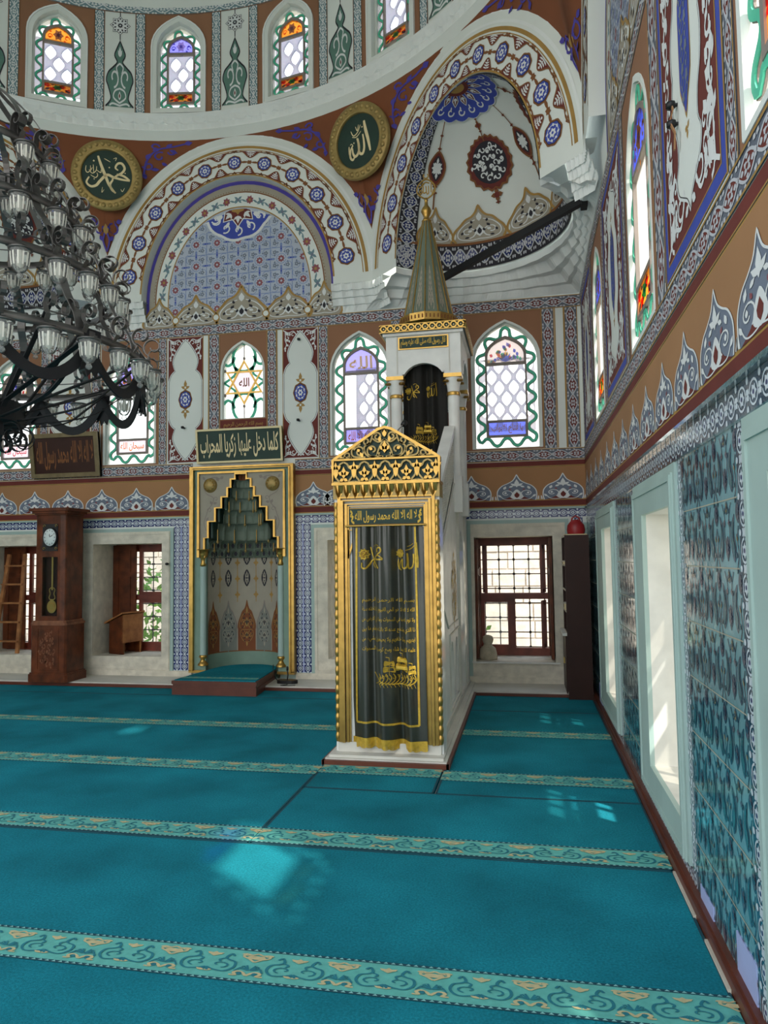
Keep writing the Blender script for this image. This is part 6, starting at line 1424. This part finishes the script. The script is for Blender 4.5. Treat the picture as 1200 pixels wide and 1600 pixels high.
for s_ in (-1, 1): mb.band(PM_, smooth([(0, 1.24), (s_ * .05, 1.21), (s_ * .035, 1.15), (s_ * .055, 1.1), (s_ * .02, 1.06)], 4), .01, 'brass', .006, h0=-.004)
mb.slab(PM_, [(-.03, 1.04), (.03, 1.04), (.03, 1.08), (-.03, 1.08)], 'brass', 0, .008); mb.slab(PM_, arc(0, .98, .085, 0, 350, 28), 'brass', -.005, .012); mb.slab(PM_, arc(0, .98, .064, 0, 350, 28), 'gold', .012, .016)
P = Pat(); P.flower(0, 0, 1, 8, 'brass', 1); P.put(mb, PM_, 0, .98, .045, .045, 0, .016); mb.build('pendulum', ck)

# ---------------------------------------------------------------- reading desk on the sill
ld = empty('reading_desk', (-5.47, 9.27, Z0), R(-14)); tag(ld, 'small slant top wooden reading desk on the left window sill', 'desk')
mb = MB()
for y_ in (-.2, .0): pass
SD_ = lambda x0: (lambda u, v, h: (x0 + h, u, v))
mb = MB(); mb.slab(lambda u, v, h: (u, -.15 - h, v), [(-.28, 0), (.0, 0), (.0, .55), (-.28, .43)], 'wood_mid', 0, .02); 
ld_b = MB()
ld_b.slab(lambda u, v, h: (-.28 + h, u, v), [(-.17, 0), (.17, 0), (.17, .42), (-.17, .42)], 'wood_mid', 0, .02); ld_b.build('end_panel', ld)
mb = MB(); mb.box(-.28, .0, -.17, -.15, 0, .02, 'wood_mid'); mb.slab(lambda u, v, h: (u, -.15 - h, v), [(-.28, 0), (0, 0), (0, .55), (-.28, .44)], 'wood_clock', 0, .02); mb.build('side_panel', ld)
mb = MB(); mb.slab(lambda u, v, h: (u, .17 - h, v), [(-.28, 0), (0, 0), (0, .55), (-.28, .44)], 'wood_clock', 0, .02); mb.build('side_panel', ld)
mb = MB(); mb.slab(lambda u, v, h: (-.02 + h, u, v), [(-.17, .16), (.17, .16), (.17, .55), (-.17, .55)], 'wood_light', 0, .022); mb.build('front_board', ld)
for y_ in (-.165, .145): mb = MB(); mb.box(-.025, .0, y_, y_ + .022, 0, .17, 'wood_light'); mb.build('foot', ld)
mb = MB(); mb.slab(lambda u, v, h: (u, v, .46 + (u + .28) * .4 + h), rect(-.35, .02, -.2, .2), 'wood_light', -.015, .008); mb.build('slanted_top', ld)
ld.rotation_euler.z = R(-18)

# ---------------------------------------------------------------- ladder
ll = empty('wooden_ladder', (-7.36, 9.12, Z0)); tag(ll, 'light wooden step ladder leaning in the far left window niche', 'ladder')
RL = lambda s_, t_: Vector((-.02 + s_ * (.2 - .07 * t_) + .0 * t_, -.02 + .22 * t_, 1.42 * t_))
for s_ in (-1, 1): mb = MB(); mb.strap([RL(s_, i / 6) for i in range(7)], (1, 0, 0), .05, .035, 'wood_light'); mb.build('rail', ll)
for i in range(5):
    t_ = .12 + i * .19; a, b = RL(-1, t_), RL(1, t_); mb = MB(); mb.box(a.x - .02, b.x + .02, a.y - .05, a.y + .03, a.z - .012, a.z + .012, 'wood_light'); mb.build('rung', ll)

# ---------------------------------------------------------------- platform in front of the mihrab
pf = empty('prayer_platform', (-3.66, 8.35, 0)); tag(pf, 'low brown wooden platform topped with teal carpet before the niche', 'platform')
F = lambda p, q, s: (p - .06 * 0, q, s)
mb = MB(); qd = [(-.55, -.33), (.52, -.33), (.42, .62), (-.44, .62)]; mb.slab(HM, [(a * 1.0, b) for a, b in qd], 'plat_wood', -.0, .09); mb.slab(HM, [(a * .985, b * .985) for a, b in qd], 'plat_wood', .085, .13); mb.slab(HM, [(a * 1.01, b * 1.01) for a, b in qd], 'plat_wood', .125, .165); mb.build('frame', pf)
mb = MB(); qi = [(-.53, -.31), (.5, -.31), (.41, .64), (-.43, .64)]; mb.slab(HM, qi + [], 'carpet', .16, .175); mb.slab(HM, [(.41, .64)] + [(.41 * cos(R(a)) - .01 , .64 + .36 * sin(R(a))) for a in range(0, 181, 15)] + [(-.43, .64)], 'carpet', .16, .175)
mb.poly(HM, [(-.5, -.2), (.48, -.2), (.47, -.1), (-.49, -.1)], 'carpet_band', .1765)
for i in range(6): CARP.put(mb, HM, -.49 + i * .16, -.19, .16, .08, 0, .1768, .0005)
mb.build('carpet_top', pf)
# microphone on the step right of the platform, with its cable
mc = empty('microphone', (-2.98, 8.66, .05)); tag(mc, 'small black microphone with cable on the marble step right of platform', 'microphone')
mb = MB(); mb.slab(HM, smooth([(-.11, -.05), (.08, -.07), (.14, .0), (.06, .06), (-.1, .05)], 3, True), 'black', 0, .04); mb.build('base', mc)
mb = MB(); mb.tube([(0, 0, .03), (.01, 0, .1), (0, .01, .16)], .008, 'black', 6); mb.lathe([(0, .15), (.014, .155), (.014, .2), (0, .21)], 'black', (0, .01, 0), 8); mb.build('stem', mc)
mb = MB(); mb.tube(smooth([(-.1, 0, .01), (-.17, .05, .05), (-.22, .1, .13), (-.24, .16, .2)], 4), .005, 'black', 6); mb.tube(smooth([(-.02, -.05, .006), (.05, -.14, .006), (-.02, -.2, .006), (.08, -.21, .006), (.16, -.16, .006)], 5), .004, 'black', 6); mb.build('cable', mc)

# ---------------------------------------------------------------- cabinet in the corner
cb = empty('bookcase', (.575, 8.62, 0)); tag(cb, 'dark brown open bookcase standing end-on against the tiled corner', 'bookcase')
x0, x1, y0, y1, zt = -.145, .12, -.32, .33, 1.83
mb = MB(); mb.box(x0, x1, y0, y0 + .022, 0, zt, 'wood_dark'); mb.build('side_panel', cb)
mb = MB(); mb.box(x0, x1, y1 - .022, y1, 0, zt, 'wood_dark'); mb.build('side_panel', cb)
mb = MB(); mb.box(x1 - .012, x1, y0 + .022, y1 - .022, .03, zt - .02, 'wood_dark'); mb.build('back_panel', cb)
for z_ in (.06, .72, .96, 1.2, 1.48, zt - .022): mb = MB(); mb.box(x0 + .002, x1 - .012, y0 + .022, y1 - .022, z_, z_ + .02, 'wood_dark'); mb.box(x0 - .004, x0 + .002, y0 + .022, y1 - .022, z_, z_ + .02, 'wood_edge'); mb.build('shelf', cb)
mb = MB(); mb.box(x0 - .05, x0 + .01, y0 + .01, y1, .7, .73, 'white_paint'); mb.build('ledge', cb)
for a, b in ((y0 + .024, .0), (.004, y1 - .024)): mb = MB(); mb.box(x0 - .018, x0, a, b, .06, .7, 'wood_dark'); mb.box(x0 - .03, x0 - .018, b - .05 if a < -.1 else a + .03, b - .03 if a < -.1 else a + .05, .36, .42, 'brass'); mb.build('door', cb)
for z_, y_, n_, lb in ((1.5, 8.42, .03, 'pale booklet lying on the top open shelf of the dark bookcase'), (.982, 8.4, .07, 'stack of pale papers on the lower open shelf of the dark bookcase')):
    mb = MB(); mb.box(-.11, .1, -.09, .13, 0, n_, 'cream'); mb.box(-.12, .09, -.08, .1, n_, n_ + .012, 'wood_edge'); o = mb.build('booklet', None, (.53, y_ + .1, z_)); tag(o, lb, 'booklet')
mb = MB(); mb.box(-.12, .12, -.2, .2, 0, .015, 'cream'); o = mb.build('board', None, (.57, 8.64, zt)); tag(o, 'pale board lying on top of the dark bookcase', 'board')
bg = empty('bag', (.58, 8.6, zt + .015)); tag(bg, 'red bag standing on top of the dark corner bookcase', 'bag')
mb = MB(); rows = [[(a * s_, b * s_ * .8, z_) for a, b in arc(0, 0, .1, 0, 345, 20)] for z_, s_ in ((0, .95), (.05, 1.05), (.11, .95), (.15, .62), (.17, .3))]; mb.grid(rows, 'red', True, True); mb.face(rows[-1], 'red'); mb.build('body', bg)
mb = MB(); mb.tube([(-.05, 0, .13), (-.04, 0, .19), (0, 0, .215), (.04, 0, .19), (.05, 0, .13)], .01, 'red', 8); mb.build('handle', bg)
# ---------------------------------------------------------------- carved stone on the right back sill
st = MB(); st.lathe([(0, 0), (.135, 0), (.14, .03), (.13, .1), (.115, .16), (.07, .2), (.06, .225), (.075, .25), (.085, .29), (.07, .335), (.03, .355), (0, .36)], 'stone', n=18, flute=lambda a: 1 + .04 * sin(3 * a))
o = st.build('gravestone_head', None, (-.5, 9.17, Z0)); o.scale = (.85, .75, .85); tag(o, 'weathered stone carving with rounded head on the right window sill', 'stone carving')

# ---------------------------------------------------------------- nails, hooks, lamp
def hook(x_, y_, z_, nrm, label, s_=1):
    mb = MB(); mb.tube([(0, 0, 0), (nrm[0] * .05 * s_, nrm[1] * .05 * s_, 0)], .014 * s_, 'black', 8); mb.lathe([(0, -.02), (.022, -.012), (.022, .012), (0, .02)], 'black', (nrm[0] * .055 * s_, nrm[1] * .055 * s_, 0), 8); o = mb.build('wall_hook', None, (x_, y_, z_)); return tag(o, label, 'hook', 'black hooks on the walls')
hook(-4.56, YB, 3.42, (0, -1), 'black wall hook on the white panel left of the star window'); hook(-2.91, YB, 3.44, (0, -1), 'black wall hook low on the white panel right of the star window'); hook(-2.9, YB, 4.53, (0, -1), 'black nail high on the white panel right of the star window', .7)
hook(XR, 3.36, 3.66, (-1, 0), 'upper black hook below the blue ornament of the right wall', .6); hook(XR, 3.36, 3.57, (-1, 0), 'lower black hook below the blue ornament of the right wall', .6)
hook(-4.77, YB - .03, 1.56, (0, -1), 'black iron ring hook on the marble frame left of the niche', .8); hook(-6.1, YB - .03, 1.33, (0, -1), 'black iron hook beside the tall clock', .8)
cl = MB(); Mq = lambda u, v, h: (XR - .03 - h, u, v); cl.strap([Mq(3.36, 3.66, 0), Mq(3.33, 3.62, .0), Mq(3.36, 3.58, .01), Mq(3.31, 3.5, .0), Mq(3.33, 3.43, .0)], (0, 1, 0), .018, .005, 'ochre'); tag(cl.build('cord_tassel'), 'tan cord hanging from the two black hooks on the right wall', 'cord')
sp = empty('spotlight', (-1.03, 5.69, 2.6)); tag(sp, 'tiny black clip-on spotlight on top of the gilded crest', 'spotlight')
mb = MB(); mb.tube([(0, 0, 0), (.04, 0, .05), (.07, 0, .08)], .005, 'iron', 6); mb.build('stem', sp); mb = MB(); mb.lathe([(0, 0), (.018, 0), (.024, .045), (.0, .05)], 'black', n=10); o = mb.build('head', sp); o.location = (.07, 0, .08); o.rotation_euler = (R(-40), R(30), 0)
mb = MB(); mb.box(-.012, .012, -.02, .03, -.03, .005, 'black'); mb.build('clip', sp)

# ---------------------------------------------------------------- chandelier under the dome
CHX, CHY = -3.77, 4.27
ch = empty('chandelier', (CHX, CHY, 2.45)); tag(ch, 'large tiered black iron chandelier with hanging glass lamp cups', 'chandelier')
z0_ = 2.45
RING = [(1.17, 3.02, 30), (.94, 3.55, 26), (.71, 4.0, 18), (.46, 4.5, 12)]
def part(mb, name, rz=0, src=None):
    if src is not None:
        o = src.copy(); COL.objects.link(o); o.parent = ch; o.rotation_euler = (0, 0, rz); return o
    o = mb.build(name, ch); o.rotation_euler = (0, 0, rz); return o
def dupk(root, rz):
    c = root.copy(); COL.objects.link(c); c.parent = ch; c.rotation_euler = (0, 0, rz)
    for k_ in root.children: d_ = k_.copy(); COL.objects.link(d_); d_.parent = c
    return c
for R_, Z_, n_ in RING:
    z_ = Z_ - z0_; mb = MB(); mb.lathe([(R_ - .005, z_ - .025), (R_ + .005, z_ - .025), (R_ + .005, z_ + .025), (R_ - .005, z_ + .025), (R_ - .005, z_ - .025)], 'iron', n=72); mb.build('ring', ch)
    mb = MB(); mb.tube([((R_ - .06) * cos(2 * pi * i / 48), (R_ - .06) * sin(2 * pi * i / 48), z_ + .1) for i in range(49)], .005, 'iron', 5); mb.build('wire_hoop', ch)
    first = None; sc0 = None
    for i in range(n_):
        rz = 2 * pi * (i + .5) / n_
        if first is None:
            # cup hangs from the end of a curled bracket
            mb = MB(); c_ = (R_ + .05, 0, z_ - .14)
            mb.lathe([(.0, -.1), (.016, -.092), (.022, -.08), (.016, -.068), (.012, -.06), (.03, -.05), (.046, -.02), (.053, .03), (.058, .08), (.06, .085)], 'cup_glass', c_, 24, flute=lambda a: 1 + .03 * abs(sin(a * 6)))
            for q_ in range(12):  # glass ribs, coloured white to imitate vertical highlights
                a_ = q_ * pi / 6; mb.strap([(c_[0] + r_ * 1.045 * cos(a_), r_ * 1.045 * sin(a_), c_[2] + zz_) for r_, zz_ in ((.046, -.02), (.05, .005), (.053, .03), (.0558, .06))], (-sin(a_), cos(a_), 0), .009, .003, 'bulb')
            first = part(mb, 'glass_cup', rz)
            mb = MB(); mb.lathe([(.058, .08), (.07, .082), (.07, .092), (.056, .094), (.056, .08)], 'iron', c_, 20); mb.build('collar', first)
            mb = MB(); mb.lathe([(.0, -.03), (.02, -.015), (.024, .02), (.014, .05), (.012, .08), (0, .085)], 'bulb', c_, 10); mb.build('bulb', first)
            mb = MB()
            S1 = [(R_ - .05, 0, z_ + .02), (R_ + .03, 0, z_ - .04), (R_ + .05, 0, z_ - .05)] 
            sp_ = [(R_ + .06 + r_ * cos(R(a)), 0, z_ + .12 + r_ * sin(R(a))) for r_, a in [(.075 - .055 * k / 16, 250 - 26 * k) for k in range(17)]]
            mb.strap([(R_ - .02, 0, z_ - .03)] + [(R_ + .02, 0, z_ + .03)] + sp_[::1], (0, 1, 0), .03, .005, 'iron')
            mb.strap([(R_ - .06, 0, z_ - .04), (R_, 0, z_ - .055), (R_ + .1, 0, z_ - .05), (R_ + .115, 0, z_ - .04)], (0, 1, 0), .02, .006, 'iron')
            sc0 = part(mb, 'scroll_bracket', rz)
        else: dupk(first, rz); part(None, '', rz, sc0)
# straps between the rings, with a curl at each end
for (Ra, Za, na), (Rb, Zb, nb) in zip(RING, RING[1:]):
    n_ = 14; src = None
    for i in range(n_):
        rz = 2 * pi * (i + .25) / n_
        if src is None:
            a, b = Za - z0_, Zb - z0_; mb = MB(); pts = smooth([(Ra, 0, a), (Ra - .03, 0, a + .12), (Ra - .13, 0, a + .27), (Rb + .03, 0, b - .1), (Rb - .02, 0, b), (Rb - .02, 0, b + .08)], 4)
            cu = [(Rb + .04 + r_ * cos(R(q_)), 0, b + .1 + r_ * sin(R(q_))) for r_, q_ in [(.06 - .045 * k / 14, 180 - 28 * k) for k in range(15)]]
            mb.strap(pts + cu, (0, 1, 0), .06, .006, 'iron')
            cu2 = [(Ra - .11 + r_ * cos(R(q_)), 0, a + .16 + r_ * sin(R(q_))) for r_, q_ in [(.08 - .055 * k / 14, 0 + 30 * k) for k in range(15)]]; mb.strap(cu2, (0, 1, 0), .03, .005, 'iron')
            src = part(mb, 'strap', rz)
        else: part(None, '', rz, src)
# top: straps gathered to the stem
src = None
for i in range(12):
    rz = 2 * pi * (i + .5) / 12
    if src is None: mb = MB(); b = RING[3][1] - z0_; mb.strap(smooth([(.46, 0, b), (.44, 0, b + .2), (.3, 0, b + .38), (.12, 0, b + .55), (.05, 0, b + .8)], 5), (0, 1, 0), .045, .006, 'iron'); src = part(mb, 'strap', rz)
    else: part(None, '', rz, src)
mb = MB(); mb.tube([(0, 0, .0), (0, 0, 3.2)], .03, 'iron', 10); mb.tube([(0, 0, 3.2), (0, 0, 10.3)], .012, 'iron', 6); mb.build('stem', ch)
# swags with jagged plates under the lowest ring
R_, z_ = RING[0][0], RING[0][1] - z0_; n_ = 12; s1 = s2 = s3 = None
for i in range(n_):
    rz = 2 * pi * i / n_
    if s1 is None:
        mb = MB(); rr = R_ - .02; half = pi / n_
        mb.strap([(rr * cos(half * t_), rr * sin(half * t_), z_ - .06 - .24 * (1 - t_ * t_)) for t_ in [-1 + k / 8 for k in range(17)]], (1, 0, .15), .012, .07, 'iron_black'); s1 = part(mb, 'swag', rz)
        mb = MB(); pl = [(-.07, .04), (.07, .04), (.05, -.1), (.09, -.24), (.05, -.22), (.035, -.27), (0, -.23), (-.035, -.27), (-.05, -.22), (-.09, -.24), (-.05, -.1)]; mb.slab(lambda u, v, h: ((R_ + .0 + h), u, z_ + v), pl, 'iron_black', -.004, .004); s2 = part(mb, 'jagged_plate', rz + pi / n_)
        mb = MB(); mb.strap(smooth([(R_ - .01, 0, z_ - .02), (R_ - .2, 0, z_ - .18), (.75, 0, z_ - .33), (.3, 0, z_ - .43), (.05, 0, z_ - .45)], 4), (0, 1, 0), .03, .008, 'iron_black'); mb.strap([(R_ - .02, 0, z_), (.34, 0, z_ - .33)], (0, 1, 0), .04, .008, 'iron_black'); mb.strap([(.34, 0, z_ - .36), (.8, 0, z_ + .3)], (0, 1, 0), .035, .008, 'iron_black'); s3 = part(mb, 'strut', rz + pi / n_)
    else: part(None, '', rz, s1); part(None, '', rz + pi / n_, s2); part(None, '', rz + pi / n_, s3)
mb = MB(); mb.lathe([(0, z_ - .44), (.34, z_ - .44), (.34, z_ - .3), (0, z_ - .3)], 'iron_black', n=8, smooth=False); mb.build('hub', ch)
src = None
for i in range(16):
    rz = 2 * pi * i / 16
    if src is None: mb = MB(); mb.strap([(.33 + r_ * cos(R(q_)), 0, .03 + r_ * sin(R(q_))) for r_, q_ in [(.085 - .065 * k / 18, 90 - 28 * k) for k in range(19)]], (0, 1, 0), .03, .005, 'iron_black'); mb.strap([(.0, 0, z_ - .44), (.2, 0, .1), (.33, 0, .115)], (0, 1, 0), .03, .006, 'iron_black'); src = part(mb, 'curl', rz)
    else: part(None, '', rz, src)
